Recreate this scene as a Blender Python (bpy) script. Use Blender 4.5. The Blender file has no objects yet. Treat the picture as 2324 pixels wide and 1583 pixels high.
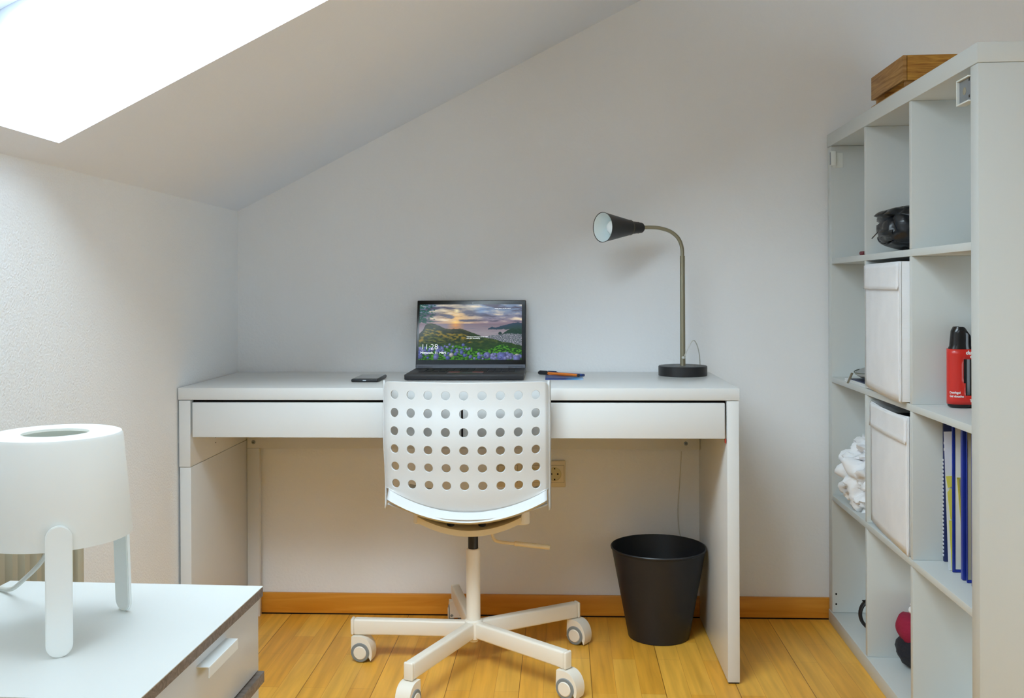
import bpy, bmesh, math, random
import numpy as np
from mathutils import Vector, Matrix, noise
random.seed(7)
PI = math.pi
scene = bpy.context.scene
COL = scene.collection

# ------------------------------------------------------------------ camera
cam_d = bpy.data.cameras.new('camera'); cam = bpy.data.objects.new('camera', cam_d); COL.objects.link(cam)
F_PX, W_PX, H_PX = 2234.2, 2324, 1583
yaw, pitch, roll = .0443, -.0023, -.0042
fwd = Vector((-math.sin(yaw)*math.cos(pitch), math.cos(yaw)*math.cos(pitch), math.sin(pitch)))
rt = Vector((math.cos(yaw), math.sin(yaw), 0)); up = rt.cross(fwd)
rt2 = rt*math.cos(roll) + up*math.sin(roll); up2 = -rt*math.sin(roll) + up*math.cos(roll)
cam.matrix_world = Matrix(((rt2.x, up2.x, -fwd.x, .9656), (rt2.y, up2.y, -fwd.y, -3.0068), (rt2.z, up2.z, -fwd.z, .9992), (0, 0, 0, 1)))
cam_d.sensor_width = 36; cam_d.lens = 36*F_PX/W_PX
cam_d.shift_x = 9.51/W_PX; cam_d.shift_y = -131.56/W_PX
cam_d.clip_start = .05
scene.camera = cam

# ------------------------------------------------------------------ light
scene.view_settings.view_transform = 'Standard'; scene.view_settings.look = 'None'
scene.view_settings.gamma = 1; scene.view_settings.use_curve_mapping = False
scene.view_settings.exposure = 0.62
wd = bpy.data.worlds.new('overcast_sky'); scene.world = wd; wd.use_nodes = True
bg = wd.node_tree.nodes['Background']; bg.inputs[0].default_value = (.76, .89, 1.0, 1); bg.inputs[1].default_value = 1.0
# overcast sky with a bright hazy patch low behind the camera side of the house
WN, WL_ = wd.node_tree.nodes, wd.node_tree.links
SKY_BASE, SKY_PATCH, SKY_TIGHT = 2.2, 24.0, 5.0
wtc = WN.new('ShaderNodeTexCoord'); wdot = WN.new('ShaderNodeVectorMath'); wdot.operation = 'DOT_PRODUCT'
wdot.inputs[1].default_value = Vector((-.10, -.86, .50)).normalized(); WL_.new(wtc.outputs['Generated'], wdot.inputs[0])
w1 = WN.new('ShaderNodeMath'); w1.operation = 'MULTIPLY_ADD'; w1.inputs[1].default_value = SKY_TIGHT; w1.inputs[2].default_value = -SKY_TIGHT; WL_.new(wdot.outputs['Value'], w1.inputs[0])
w2 = WN.new('ShaderNodeMath'); w2.operation = 'EXPONENT'; WL_.new(w1.outputs[0], w2.inputs[0])
w3 = WN.new('ShaderNodeMath'); w3.operation = 'MULTIPLY_ADD'; w3.inputs[1].default_value = SKY_PATCH; w3.inputs[2].default_value = SKY_BASE; WL_.new(w2.outputs[0], w3.inputs[0]); WL_.new(w3.outputs[0], bg.inputs[1])
scene.cycles.max_bounces = 14; scene.cycles.diffuse_bounces = 10; scene.cycles.transparent_max_bounces = 12
scene.cycles.use_denoising = True
scene.cycles.caustics_reflective = False; scene.cycles.caustics_refractive = False

XL, YW, ZC = -.0056, .005, 1.2420          # left wall, desk wall, eaves height
SL_ = math.atan2(.4525, .8918)              # roof slope
def roof(s, y, n): return Vector((XL + s*math.cos(SL_) - n*math.sin(SL_), y, ZC + s*math.sin(SL_) + n*math.cos(SL_)))
OPEN = [(.0674, 1.25, -2.02, -1.2195), (.0674, 1.25, -3.3, -2.5)]   # s0, s1, y0, y1 of the roof window and a second, added unseen for light
for k, (s0, s1, y0, y1) in enumerate(OPEN):
    ld = bpy.data.lights.new('daylight_portal', 'AREA'); ld.shape = 'RECTANGLE'; ld.size = s1-s0; ld.size_y = y1-y0
    lo = bpy.data.objects.new('daylight_portal', ld); COL.objects.link(lo)
    lo.location = roof((s0+s1)/2, (y0+y1)/2, .36); lo.rotation_euler = (0, -SL_, 0)
    ld.cycles.is_portal = True
# unseen window added in the right wall to light the room: (axis, wall position, a0, a1, z0, z1)
YR, XR, ZT = -3.7, 3.3, 3.2
ADDED_WINDOWS = [('x', XR, -3.4, -1.3, .10, 1.25)]
for ax_, p, a0, a1, z0, z1 in ADDED_WINDOWS:
    ld = bpy.data.lights.new('daylight_portal', 'AREA'); ld.shape = 'RECTANGLE'; ld.size = a1-a0; ld.size_y = z1-z0
    lo = bpy.data.objects.new('daylight_portal', ld); COL.objects.link(lo); ld.cycles.is_portal = True
    if ax_ == 'y': lo.location = ((a0+a1)/2, p-.16, (z0+z1)/2); lo.rotation_euler = (PI/2, 0, 0)
    else: lo.location = (p+.16, (a0+a1)/2, (z0+z1)/2); lo.rotation_euler = (PI/2, 0, PI/2)

# ------------------------------------------------------------------ helpers
def srgb(c):
    return tuple(((v/255/12.92) if v/255 <= .04045 else ((v/255+.055)/1.055)**2.4) for v in c)
def new_mat(name):
    m = bpy.data.materials.new(name); m.use_nodes = True
    return m, m.node_tree.nodes, m.node_tree.links, m.node_tree.nodes['Principled BSDF']
def coords(N, L, scale=(1, 1, 1), rot=(0, 0, 0), loc=(0, 0, 0)):
    tc = N.new('ShaderNodeTexCoord'); mp = N.new('ShaderNodeMapping')
    mp.inputs['Scale'].default_value = scale; mp.inputs['Rotation'].default_value = rot; mp.inputs['Location'].default_value = loc
    L.new(tc.outputs['Object'], mp.inputs[0]); return mp.outputs[0]
def mat(name, col, rough=.5, metal=0, bump=0, bscale=200, vary=0, vscale=3, spec=.5, emit=None, es=1, sheen=0, coat=0):
    """a plain surface: colour with slight noise variation and a noise bump"""
    m, N, L, b = new_mat(name)
    c = srgb(col)
    b.inputs['Base Color'].default_value = (*c, 1); b.inputs['Roughness'].default_value = rough
    b.inputs['Metallic'].default_value = metal; b.inputs['Specular IOR Level'].default_value = spec
    b.inputs['Sheen Weight'].default_value = sheen; b.inputs['Coat Weight'].default_value = coat
    v = coords(N, L)
    n = N.new('ShaderNodeTexNoise'); n.inputs['Scale'].default_value = vscale; n.inputs['Detail'].default_value = 3; L.new(v, n.inputs[0])
    r = N.new('ShaderNodeMix'); r.data_type = 'RGBA'
    k = max(vary, .015)
    r.inputs[6].default_value = (*[x*(1-k) for x in c], 1); r.inputs[7].default_value = (*[min(1, x*(1+k)) for x in c], 1)
    L.new(n.outputs[0], r.inputs[0]); L.new(r.outputs[2], b.inputs['Base Color'])
    if bump:
        n2 = N.new('ShaderNodeTexNoise'); n2.inputs['Scale'].default_value = bscale; n2.inputs['Detail'].default_value = 4; L.new(v, n2.inputs[0])
        bp = N.new('ShaderNodeBump'); bp.inputs['Strength'].default_value = bump; bp.inputs['Distance'].default_value = .004
        L.new(n2.outputs[0], bp.inputs['Height']); L.new(bp.outputs[0], b.inputs['Normal'])
    if emit:
        b.inputs['Emission Color'].default_value = (*srgb(emit), 1); b.inputs['Emission Strength'].default_value = es
    return m
def wood(name, c1, c2, rough=.45, scale=(3, 40, 40), dist=3.0, knots=0):
    m, N, L, b = new_mat(name)
    v = coords(N, L, scale)
    n = N.new('ShaderNodeTexNoise'); n.inputs['Scale'].default_value = 1.0; n.inputs['Detail'].default_value = 5; n.inputs['Distortion'].default_value = dist
    L.new(v, n.inputs[0])
    cr = N.new('ShaderNodeValToRGB'); cr.color_ramp.elements[0].color = (*srgb(c1), 1); cr.color_ramp.elements[1].color = (*srgb(c2), 1)
    cr.color_ramp.elements[0].position = .35; cr.color_ramp.elements[1].position = .68
    L.new(n.outputs[0], cr.inputs[0]); L.new(cr.outputs[0], b.inputs['Base Color']); b.inputs['Roughness'].default_value = rough
    return m

def box(bm, x0, x1, y0, y1, z0, z1, bev=0, seg=2, M=None):
    ret = bmesh.ops.create_cube(bm, size=1)
    vs = ret['verts']
    bmesh.ops.scale(bm, vec=(abs(x1-x0), abs(y1-y0), abs(z1-z0)), verts=vs)
    bmesh.ops.translate(bm, vec=((x0+x1)/2, (y0+y1)/2, (z0+z1)/2), verts=vs)
    es = list({e for v in vs for e in v.link_edges})
    if bev:
        r = bmesh.ops.bevel(bm, geom=es, offset=bev, segments=seg, affect='EDGES', profile=.5)
        vs = list({v for f in r['faces'] for v in f.verts} | {v for v in vs if v.is_valid})
    if M is not None:
        bmesh.ops.transform(bm, matrix=M, verts=vs)
    return vs
def lathe(bm, prof, seg=48, c=(0, 0, 0), M=None, close=False):
    rings = []
    for r, z in prof:
        if r < 1e-6: rings.append([bm.verts.new((c[0], c[1], c[2]+z))])
        else: rings.append([bm.verts.new((c[0]+r*math.cos(2*PI*i/seg), c[1]+r*math.sin(2*PI*i/seg), c[2]+z)) for i in range(seg)])
    pairs = list(zip(rings, rings[1:])) + ([(rings[-1], rings[0])] if close else [])
    for a, b in pairs:
        for i in range(seg):
            j = (i+1) % seg
            if len(a) == 1 and len(b) == 1: continue
            if len(a) == 1: bm.faces.new((a[0], b[j], b[i]))
            elif len(b) == 1: bm.faces.new((a[i], a[j], b[0]))
            else: bm.faces.new((a[i], a[j], b[j], b[i]))
    if M is not None: bmesh.ops.transform(bm, matrix=M, verts=[v for r in rings for v in r])
def tube(bm, pts, r, seg=12, ry=None, ref=(0, 0, 1), cap=True):
    """sweep an ellipse (r across, ry along ref) along points; r may be a list"""
    P = [Vector(p) for p in pts]; n = len(P); rings = []
    nrm = None
    for i in range(n):
        t = (P[min(i+1, n-1)] - P[max(i-1, 0)]).normalized()
        if nrm is None:
            a = Vector(ref)
            if abs(a.dot(t)) > .95: a = Vector((1, 0, 0))
            nrm = (a - t*a.dot(t)).normalized()
        else: nrm = (nrm - t*nrm.dot(t)).normalized()
        bi = t.cross(nrm)
        ra = r[i] if isinstance(r, (list, tuple)) else r
        rb = ra if ry is None else ry
        rings.append([bm.verts.new(P[i] + bi*ra*math.cos(2*PI*k/seg) + nrm*rb*math.sin(2*PI*k/seg)) for k in range(seg)])
    for a, b in zip(rings, rings[1:]):
        for k in range(seg):
            j = (k+1) % seg; bm.faces.new((a[k], a[j], b[j], b[k]))
    if cap:
        bm.faces.new(list(reversed(rings[0]))); bm.faces.new(rings[-1])
def spline(pts, n=8):
    P = [Vector(p) for p in pts]; out = []
    for i in range(len(P)-1):
        a, b, c, d = P[max(i-1, 0)], P[i], P[i+1], P[min(i+2, len(P)-1)]
        for k in range(n):
            t = k/n
            out.append(.5*((2*b) + (c-a)*t + (2*a-5*b+4*c-d)*t*t + (-a+3*b-3*c+d)*t*t*t))
    out.append(P[-1]); return out
def prism(bm, poly, z0, z1, axis='z', M=None):
    def P(a, b, c):
        return {'z': (a, b, c), 'y': (a, c, b), 'x': (c, a, b)}[axis]
    A = [bm.verts.new(P(a, b, z0)) for a, b in poly]; B = [bm.verts.new(P(a, b, z1)) for a, b in poly]
    n = len(poly)
    bm.faces.new(A); bm.faces.new(list(reversed(B)))
    for i in range(n): bm.faces.new((A[i], B[i], B[(i+1) % n], A[(i+1) % n]))
    if M is not None: bmesh.ops.transform(bm, matrix=M, verts=A+B)
def BM(): return bmesh.new()
def obj(name, bm, m, parent=None, smooth=True, ang=35, label=None, solid=0, subsurf=0):
    bmesh.ops.recalc_face_normals(bm, faces=bm.faces)
    me = bpy.data.meshes.new(name); bm.to_mesh(me); bm.free()
    if smooth:
        me.polygons.foreach_set('use_smooth', [True]*len(me.polygons))
        me.set_sharp_from_angle(angle=math.radians(ang))
    if m is not None: me.materials.append(m)
    o = bpy.data.objects.new(name, me); COL.objects.link(o)
    if parent is not None: o.parent = parent
    if label: o['label'] = label
    if solid:
        md = o.modifiers.new('thick', 'SOLIDIFY'); md.thickness = solid; md.offset = 0
    if subsurf:
        md = o.modifiers.new('sub', 'SUBSURF'); md.levels = subsurf; md.render_levels = subsurf
    return o
def tag(o, label, cat, group=None, kind=None):
    o['label'] = label; o['category'] = cat
    if group: o['group'] = group
    if kind: o['kind'] = kind
    return o
def thing(name, label, cat, loc=(0, 0, 0), rotz=0, group=None, rot=None):
    o = bpy.data.objects.new(name, None); COL.objects.link(o); o.empty_display_size = .05
    o.location = loc; o.rotation_euler = rot if rot else (0, 0, rotz)
    return tag(o, label, cat, group)
def struct(o): o['kind'] = 'structure'; return o
def text(name, body, size, m, parent, loc, rot, ext=.0002, bold=0, shear=0, align='LEFT', warp=None):
    cu = bpy.data.curves.new(name, 'FONT'); cu.body = body; cu.size = size; cu.extrude = ext; cu.offset = bold; cu.shear = shear
    cu.align_x = align; cu.resolution_u = 3
    t = bpy.data.objects.new(name, cu); COL.objects.link(t)
    dg = bpy.context.evaluated_depsgraph_get()
    me = bpy.data.meshes.new_from_object(t.evaluated_get(dg))
    bpy.data.objects.remove(t); bpy.data.curves.remove(cu)
    if warp:
        for v in me.vertices: v.co = warp(v.co)
    me.materials.clear(); me.materials.append(m)
    o = bpy.data.objects.new(name, me); COL.objects.link(o); o.parent = parent; o.location = loc; o.rotation_euler = rot
    return o
def instance(root, loc, rotz):
    r = root.copy(); COL.objects.link(r); r.location = loc; r.rotation_euler = (0, 0, rotz)
    for ch in list(root.children):
        c = ch.copy(); COL.objects.link(c); c.parent = r
        for g in ch.children:
            d = g.copy(); COL.objects.link(d); d.parent = c
    return r

# ------------------------------------------------------------------ materials
def plaster(name, col, bump, scale):
    m, N, L, b = new_mat(name)
    v = coords(N, L)
    n = N.new('ShaderNodeTexNoise'); n.inputs['Scale'].default_value = scale; n.inputs['Detail'].default_value = 5; n.inputs['Roughness'].default_value = .55; L.new(v, n.inputs[0])
    n1 = N.new('ShaderNodeTexNoise'); n1.inputs['Scale'].default_value = 1.7; n1.inputs['Detail'].default_value = 2; L.new(v, n1.inputs[0])
    r = N.new('ShaderNodeMix'); r.data_type = 'RGBA'; c = srgb(col)
    r.inputs[6].default_value = (*[x*.97 for x in c], 1); r.inputs[7].default_value = (*[min(1, x*1.03) for x in c], 1)
    L.new(n1.outputs[0], r.inputs[0]); L.new(r.outputs[2], b.inputs['Base Color'])
    bp = N.new('ShaderNodeBump'); bp.inputs['Strength'].default_value = bump; bp.inputs['Distance'].default_value = .004
    L.new(n.outputs[0], bp.inputs['Height']); L.new(bp.outputs[0], b.inputs['Normal'])
    b.inputs['Roughness'].default_value = .85; b.inputs['Specular IOR Level'].default_value = .25
    return m
M_wall = plaster('painted_plaster', (238, 240, 242), .28, 130)
M_wall_rough = plaster('rough_painted_plaster', (238, 240, 242), .55, 210)
M_ceil = plaster('painted_ceiling', (230, 235, 243), .10, 130)
M_white = mat('white_melamine', (214, 216, 216), .3, bump=.01, bscale=300)
M_shelf = mat('white_shelf_foil', (202, 206, 204), .42)
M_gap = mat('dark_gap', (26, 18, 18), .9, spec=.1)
M_chair = mat('white_chair_plastic', (208, 210, 211), .42, bump=.02, bscale=900)
M_powder = mat('white_powder_coat', (232, 226, 214), .42, bump=.03, bscale=900)
M_cream = mat('cream_powder_coat', (226, 208, 170), .45)
M_lampw = mat('white_lamp_plastic', (236, 240, 239), .5)
M_black = mat('black_plastic', (30, 30, 33), .42, vary=.1)
M_bin = mat('black_bin_plastic', (24, 26, 32), .45, vary=.1, bump=.02, bscale=500)
M_nickel = mat('brushed_nickel', (150, 146, 126), .38, metal=.75)
M_steel = mat('galvanised_steel', (150, 158, 165), .35, metal=.6, vary=.08, vscale=60)
M_edge = wood('grey_brown_edge_strip', (104, 94, 90), (142, 131, 124), .5, (4, 60, 60))
M_beige = mat('beige_radiator_paint', (178, 172, 150), .45)
M_tyre = mat('grey_rubber', (128, 134, 136), .6)
M_glass, N, L, b = new_mat('window_glass')
tr = N.new('ShaderNodeBsdfTransparent'); gl = N.new('ShaderNodeBsdfGlossy'); gl.inputs['Roughness'].default_value = .02
fr = N.new('ShaderNodeFresnel'); fr.inputs[0].default_value = 1.45; mx = N.new('ShaderNodeMixShader'); tr.name = 'transmit'
geo = N.new('ShaderNodeNewGeometry'); inv = N.new('ShaderNodeMath'); inv.operation = 'SUBTRACT'; inv.inputs[0].default_value = 1; L.new(geo.outputs['Backfacing'], inv.inputs[1])
mul = N.new('ShaderNodeMath'); mul.operation = 'MULTIPLY'; L.new(fr.outputs[0], mul.inputs[0]); L.new(inv.outputs[0], mul.inputs[1])
L.new(mul.outputs[0], mx.inputs[0]); L.new(tr.outputs[0], mx.inputs[1]); L.new(gl.outputs[0], mx.inputs[2]); L.new(mx.outputs[0], N['Material Output'].inputs[0])
TINT = [1.0, .35, .9]  # pane transmission, dims the light of the added windows
def glass(k):
    g_ = M_glass.copy(); g_.name = 'window_glass_tint'; t_ = TINT[k]**.5   # a ray crosses both faces of the pane
    g_.node_tree.nodes['transmit'].inputs[0].default_value = (t_*.97, t_*.99, t_*.985, 1); return g_

def floor_mat():
    m, N, L, b = new_mat('oak_strip_parquet')
    tc = N.new('ShaderNodeTexCoord'); mp = N.new('ShaderNodeMapping')
    mp.inputs['Rotation'].default_value = (0, 0, PI/2 + .012); mp.inputs['Location'].default_value = (.03, .02, 0)
    L.new(tc.outputs['Object'], mp.inputs[0])
    def brick(w, h, c1, c2, mo, ms, off):
        t = N.new('ShaderNodeTexBrick'); t.offset = off; t.inputs['Scale'].default_value = 1
        t.inputs['Brick Width'].default_value = w; t.inputs['Row Height'].default_value = h
        t.inputs['Color1'].default_value = (*c1, 1); t.inputs['Color2'].default_value = (*c2, 1); t.inputs['Mortar'].default_value = (*mo, 1)
        t.inputs['Mortar Size'].default_value = ms; t.inputs['Mortar Smooth'].default_value = .3; t.inputs['Bias'].default_value = 0
        L.new(mp.outputs[0], t.inputs[0]); return t
    a = brick(.36, .0605, srgb((228, 164, 54)), srgb((240, 186, 78)), srgb((196, 132, 44)), .0005, .37)
    c = brick(2.2, .1815, (1, 1, 1), (.93, .93, .93), (.42, .36, .28), .0011, .31)
    mp2 = N.new('ShaderNodeMapping'); mp2.inputs['Scale'].default_value = (55, 3.2, 1); mp2.inputs['Rotation'].default_value = (0, 0, 0); L.new(tc.outputs['Object'], mp2.inputs[0])
    n = N.new('ShaderNodeTexNoise'); n.inputs['Scale'].default_value = 1; n.inputs['Detail'].default_value = 6; n.inputs['Distortion'].default_value = .3; L.new(mp2.outputs[0], n.inputs[0])
    cr = N.new('ShaderNodeValToRGB'); cr.color_ramp.elements[0].color = (.80, .76, .70, 1); cr.color_ramp.elements[1].color = (1.08, 1.06, 1.04, 1)
    cr.color_ramp.elements[0].position = .3; cr.color_ramp.elements[1].position = .65
    L.new(n.outputs[0], cr.inputs[0])
    m1 = N.new('ShaderNodeMix'); m1.data_type = 'RGBA'; m1.blend_type = 'MULTIPLY'; m1.inputs[0].default_value = 1
    L.new(a.outputs[0], m1.inputs[6]); L.new(c.outputs[0], m1.inputs[7])
    m2 = N.new('ShaderNodeMix'); m2.data_type = 'RGBA'; m2.blend_type = 'MULTIPLY'; m2.inputs[0].default_value = 1
    L.new(m1.outputs[2], m2.inputs[6]); L.new(cr.outputs[0], m2.inputs[7]); L.new(m2.outputs[2], b.inputs['Base Color'])
    b.inputs['Roughness'].default_value = .36; b.inputs['Specular IOR Level'].default_value = .45
    bp = N.new('ShaderNodeBump'); bp.inputs['Strength'].default_value = .25; bp.inputs['Distance'].default_value = .001
    L.new(c.outputs[1], bp.inputs['Height']); bp.invert = True; L.new(bp.outputs[0], b.inputs['Normal'])
    return m
M_floor = floor_mat()
M_base = wood('oiled_beech_board', (206, 134, 34), (224, 156, 56), .42, (2.5, 30, 30), 1.5)

# ------------------------------------------------------------------ room
bm = BM(); box(bm, XL-.2, XR+.2, YR-.2, YW+.2, -.1, 0); struct(obj('floor', bm, M_floor, smooth=False))
bm = BM(); prism(bm, [(XL-.2, 0), (XR+.2, 0), (XR+.2, ZC+(XR+.2-XL)*math.tan(SL_)+.05), (XL, ZC+.02), (XL-.2, ZC+.02)], YW, YW+.15, 'y'); struct(obj('wall_back', bm, M_wall, smooth=False))
bm = BM(); box(bm, XL-.2, XL, YR-.15, YW, 0, ZC+.02); struct(obj('wall_left', bm, M_wall_rough, smooth=False))
_, _, a0, a1, z0, z1 = ADDED_WINDOWS[0]
bm = BM(); box(bm, XR, XR+.15, YR-.15, a0, 0, ZT); box(bm, XR, XR+.15, a1, YW, 0, ZT); box(bm, XR, XR+.15, a0, a1, 0, z0); box(bm, XR, XR+.15, a0, a1, z1, ZT); struct(obj('wall_right', bm, M_wall, smooth=False))
zr = lambda x: ZC+(x-XL)*math.tan(SL_)+.03
bm = BM(); prism(bm, [(XL, 0), (XR, 0), (XR, zr(XR)), (XL, zr(XL))], YR-.15, YR, 'y'); struct(obj('wall_front', bm, M_wall, smooth=False))
for k, (ax_, p, a0, a1, z0, z1) in enumerate(ADDED_WINDOWS):
    am = (a0+a1)/2
    def fb_(bm, u0, u1, v0, v1, n0, n1):
        if ax_ == 'y': box(bm, u0, u1, p-n1, p-n0, v0, v1, .003)
        else: box(bm, p+n0, p+n1, u0, u1, v0, v1, .003)
    bm = BM(); e_ = .001
    for q in ((a0+e_, a1-e_, z0+e_, z0+.06), (a0+e_, a1-e_, z1-.06, z1-e_), (a0+e_, a0+.06, z0+.061, z1-.061), (a1-.06, a1-e_, z0+.061, z1-.061), (am-.04, am+.04, z0+.061, z1-.061)): fb_(bm, *q, .06, .12)
    wf = struct(obj('window_%d' % (k+3), bm, M_white))  # unseen window, added as fill light
    bm = BM()
    for q in ((a0+.05, am-.03), (am+.03, a1-.05)): fb_(bm, q[0], q[1], z0+.05, z1-.05, .088, .092)
    obj('pane', bm, glass(k+2), wf, smooth=False)
# ceiling: one slab on the roof slope with two openings whose sides are the reveals
Mroof = Matrix.Translation((XL, 0, ZC)) @ Matrix.Rotation(-SL_, 4, 'Y')
bm = BM(); TH = .33
ys = sorted({YR-.15, YW+.15, *[v for o in OPEN for v in o[2:4]]})
s0, s1 = OPEN[0][0], OPEN[0][1]
for a, b_ in ((-.35, s0), (s1, 4.35)):
    box(bm, a, b_, ys[0], ys[-1], 0, TH, M=Mroof)
for i in range(len(ys)-1):
    if not any(abs(ys[i]-o[2]) < 1e-6 for o in OPEN): box(bm, s0, s1, ys[i], ys[i+1], 0, TH, M=Mroof)
struct(obj('ceiling', bm, M_ceil, smooth=False))
for k, (s0, s1, y0, y1) in enumerate(OPEN):
    bm = BM(); w = .05
    for q in ((s0, s1, y0, y0+w), (s0, s1, y1-w, y1), (s0, s0+w, y0+w, y1-w), (s1-w, s1, y0+w, y1-w)):
        box(bm, q[0]+.0005, q[1]-.0005, q[2]+.0005, q[3]-.0005, TH-.06, TH-.005, .004, M=Mroof)
    wf = struct(obj('window_%d' % (k+1), bm, M_white))  # the second roof window is unseen, added for light
    bm = BM(); box(bm, s0+w-.01, s1-w+.01, y0+w-.01, y1-w+.01, TH-.036, TH-.030, M=Mroof); obj('pane', bm, glass(k), wf, smooth=False)
# baseboards, with a thin dark joint at the floor
def baseboard(name, x0, x1, y0, y1, z=.065):
    bm = BM(); box(bm, x0, x1, y0, y1, .003, z, .003); struct(obj(name, bm, M_base))
baseboard('baseboard_back', XL, XR, YW-.012, YW)
baseboard('baseboard_left', XL, XL+.012, YR, YW-.0125)
bm = BM(); box(bm, XL+.012, XR, YW-.011, YW-.001, 0, .0035); struct(obj('trim_1', bm, M_gap, smooth=False))

# ------------------------------------------------------------------ radiator under the roof window
rad = thing('radiator', 'beige ribbed panel radiator low on the left wall behind the drawer unit', 'radiator', (XL, -1.17, 0))
bm = BM()
N_R = 30; prof = []
for i in range(N_R):                                   # ribbed front sheet, one mesh
    y = -.045 - i*.038
    prof += [(-(.045+i*.038), .072), (-(.045+i*.038+.012), .086), (-(.045+i*.038+.026), .086), (-(.045+i*.038+.036), .072)]
ring = []
for z in (.12, .60):
    ring.append([(bm.verts.new((x, y, z))) for y, x in prof])
for i in range(len(prof)-1): bm.faces.new((ring[0][i], ring[0][i+1], ring[1][i+1], ring[1][i]))
obj('front_panel', bm, M_beige, rad, smooth=False, solid=.002)
bm = BM(); box(bm, .03, .083, -.030, -.003, .11, .61, .006); obj('end_panel', bm, M_beige, rad)
bm = BM(); box(bm, .028, .070, -1.18, -.032, .11, .60); obj('back_panel', bm, M_beige, rad)
bm = BM()
for i in range(28): box(bm, .03, .084, -1.15+i*.04, -1.125+i*.04, .602, .612, .002)
obj('top_grille', bm, M_beige, rad)
for y in (-.25, -.95):
    bm = BM(); box(bm, .0005, .03, y-.02, y+.02, .2, .52, .003); obj('wall_bracket', bm, M_beige, rad)
bm = BM(); tube(bm, [(.05, -.9, .115), (.05, -.9, .001)], .008); obj('pipe', bm, M_beige, rad)

# ------------------------------------------------------------------ desk
DL, DH, DD = 1.4406, .746, .491
desk = thing('desk', 'long white desk with two slim drawers against the back wall', 'desk', (0, -.0075, 0), -.0041)
bm = BM(); box(bm, 0, DL, -DD, 0, DH-.031, DH, .0015); obj('tabletop', bm, M_white, desk)
zt = DH-.0325
bm = BM(); box(bm, .002, .032, -DD+.001, -.001, .541, zt, .001); obj('side_panel', bm, M_white, desk)
bm = BM(); box(bm, .0035, .0325, -DD+.003, -.001, .0, .5398, .001); lg = obj('leg', bm, M_white, desk)
bm = BM(); box(bm, DL-.032, DL-.002, -DD+.001, -.001, .004, zt, .001); lg = obj('leg', bm, M_white, desk)
bm = BM(); box(bm, DL-.030, DL-.004, -DD+.004, -.004, 0, .004); obj('foot_strip', bm, M_black, lg)
bm = BM(); box(bm, .0328, .0705, -.026, -.008, 0, .5145, .001); obj('rear_post', bm, M_white, desk)
bm = BM(); box(bm, .033, DL-.033, -.026, -.006, .515, .70, .001); obj('back_rail', bm, M_white, desk)
for x in (.053, DL-.075):
    bm = BM(); lathe(bm, [(0, .0035), (.0045, .0032), (.006, .0015), (.006, 0)], 20, M=Matrix.Translation((x, -.026, .5335)) @ Matrix.Rotation(PI/2, 4, 'X')); s = obj('screw', bm, M_steel, desk)
    bm = BM()
    box(bm, x-.003, x+.003, -.0302, -.0292, .5329, .5341); box(bm, x-.0006, x+.0006, -.0302, -.0292, .5305, .5365); obj('cross_slot', bm, M_gap, s, smooth=False)
for z in (.590, .575):
    bm = BM(); lathe(bm, [(0, .0004), (.0022, .0003), (.0022, 0)], 12, M=Matrix.Translation((.032, -.30, z)) @ Matrix.Rotation(PI/2, 4, 'Y')); obj('pin_hole', bm, M_gap, desk)
# drawer boxes in the recess under the top; dark strips paint in the shade of the gaps
zd0, zd1 = DH-.031-.006-.0905, DH-.031-.0065
xm = .7380
for x0, x1 in ((.0375, xm-.0026), (xm+.0026, DL-.0375)):
    bm = BM(); box(bm, x0, x1, -DD, -DD+.016, zd0, zd1, .0012); d = obj('drawer', bm, M_white, desk)
    bm = BM(); box(bm, x0+.012, x1-.012, -DD+.016, -.05, zd0+.012, zd1-.014); obj('drawer_box', bm, M_white, d, smooth=False)
bm = BM(); box(bm, .034, DL-.034, -DD+.020, -DD+.026, zd1-.012, DH-.0315); obj('top_gap_shade', bm, M_gap, desk, smooth=False)  # dark strip for the shade in the gap under the top
bm = BM(); box(bm, xm-.0024, xm+.0024, -DD+.010, -DD+.018, zd0, zd1); obj('drawer_gap_shade', bm, M_gap, desk, smooth=False)  # dark strip for the shade between the drawer fronts
bm = BM(); box(bm, DL-.0365, DL-.0335, -DD+.004, -DD+.014, zd0-.012, zd0-.001, .001); obj('bumper', bm, mat('red_rubber', (178, 60, 50), .5), desk, label='small red bumper')

# ------------------------------------------------------------------ laptop
lap = thing('laptop', 'open black laptop showing a lit landscape lock screen on the white desk', 'laptop', (.723, 0, DH), -.003)
M_lap = mat('black_laptop_shell', (34, 34, 37), .5, vary=.08)
M_lap2 = mat('dark_hinge_grey', (66, 70, 80), .4, metal=.3)
bm = BM(); box(bm, -.1655, .1655, -.295, -.070, .002, .017, .0025); base = obj('keyboard_base', bm, M_lap, lap)
bm = BM()
for r in range(6):
    for c in range(14):
        x = -.137+c*.0198; y = -.105-r*.0185
        if r == 5 and 3 < c < 9: continue
        box(bm, x, x+.0172, y-.0155, y, .0165, .0185, .0008, 1)
box(bm, -.137+4*.0198, -.137+8*.0198+.0172, -.105-5*.0185-.0155, -.105-5*.0185, .0165, .0185, .0008, 1)
obj('keyboard', bm, mat('black_keys', (24, 24, 27), .55), base)
bm = BM(); box(bm, -.05, .05, -.287, -.228, .0168, .0175, .0006); obj('touchpad', bm, mat('black_touchpad', (28, 28, 32), .3), base)
for x in (-.050, .018):
    bm = BM(); box(bm, x, x+.032, -.225, -.219, .0168, .0182, .0006); obj('button_stripe', bm, mat('red_button_stripe', (150, 70, 60), .5), base)
for y in (-.25, -.225, -.2, -.12):
    bm = BM(); box(bm, .1652, .1659, y, y+.014, .006, .012); obj('port', bm, M_steel, base)
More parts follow.
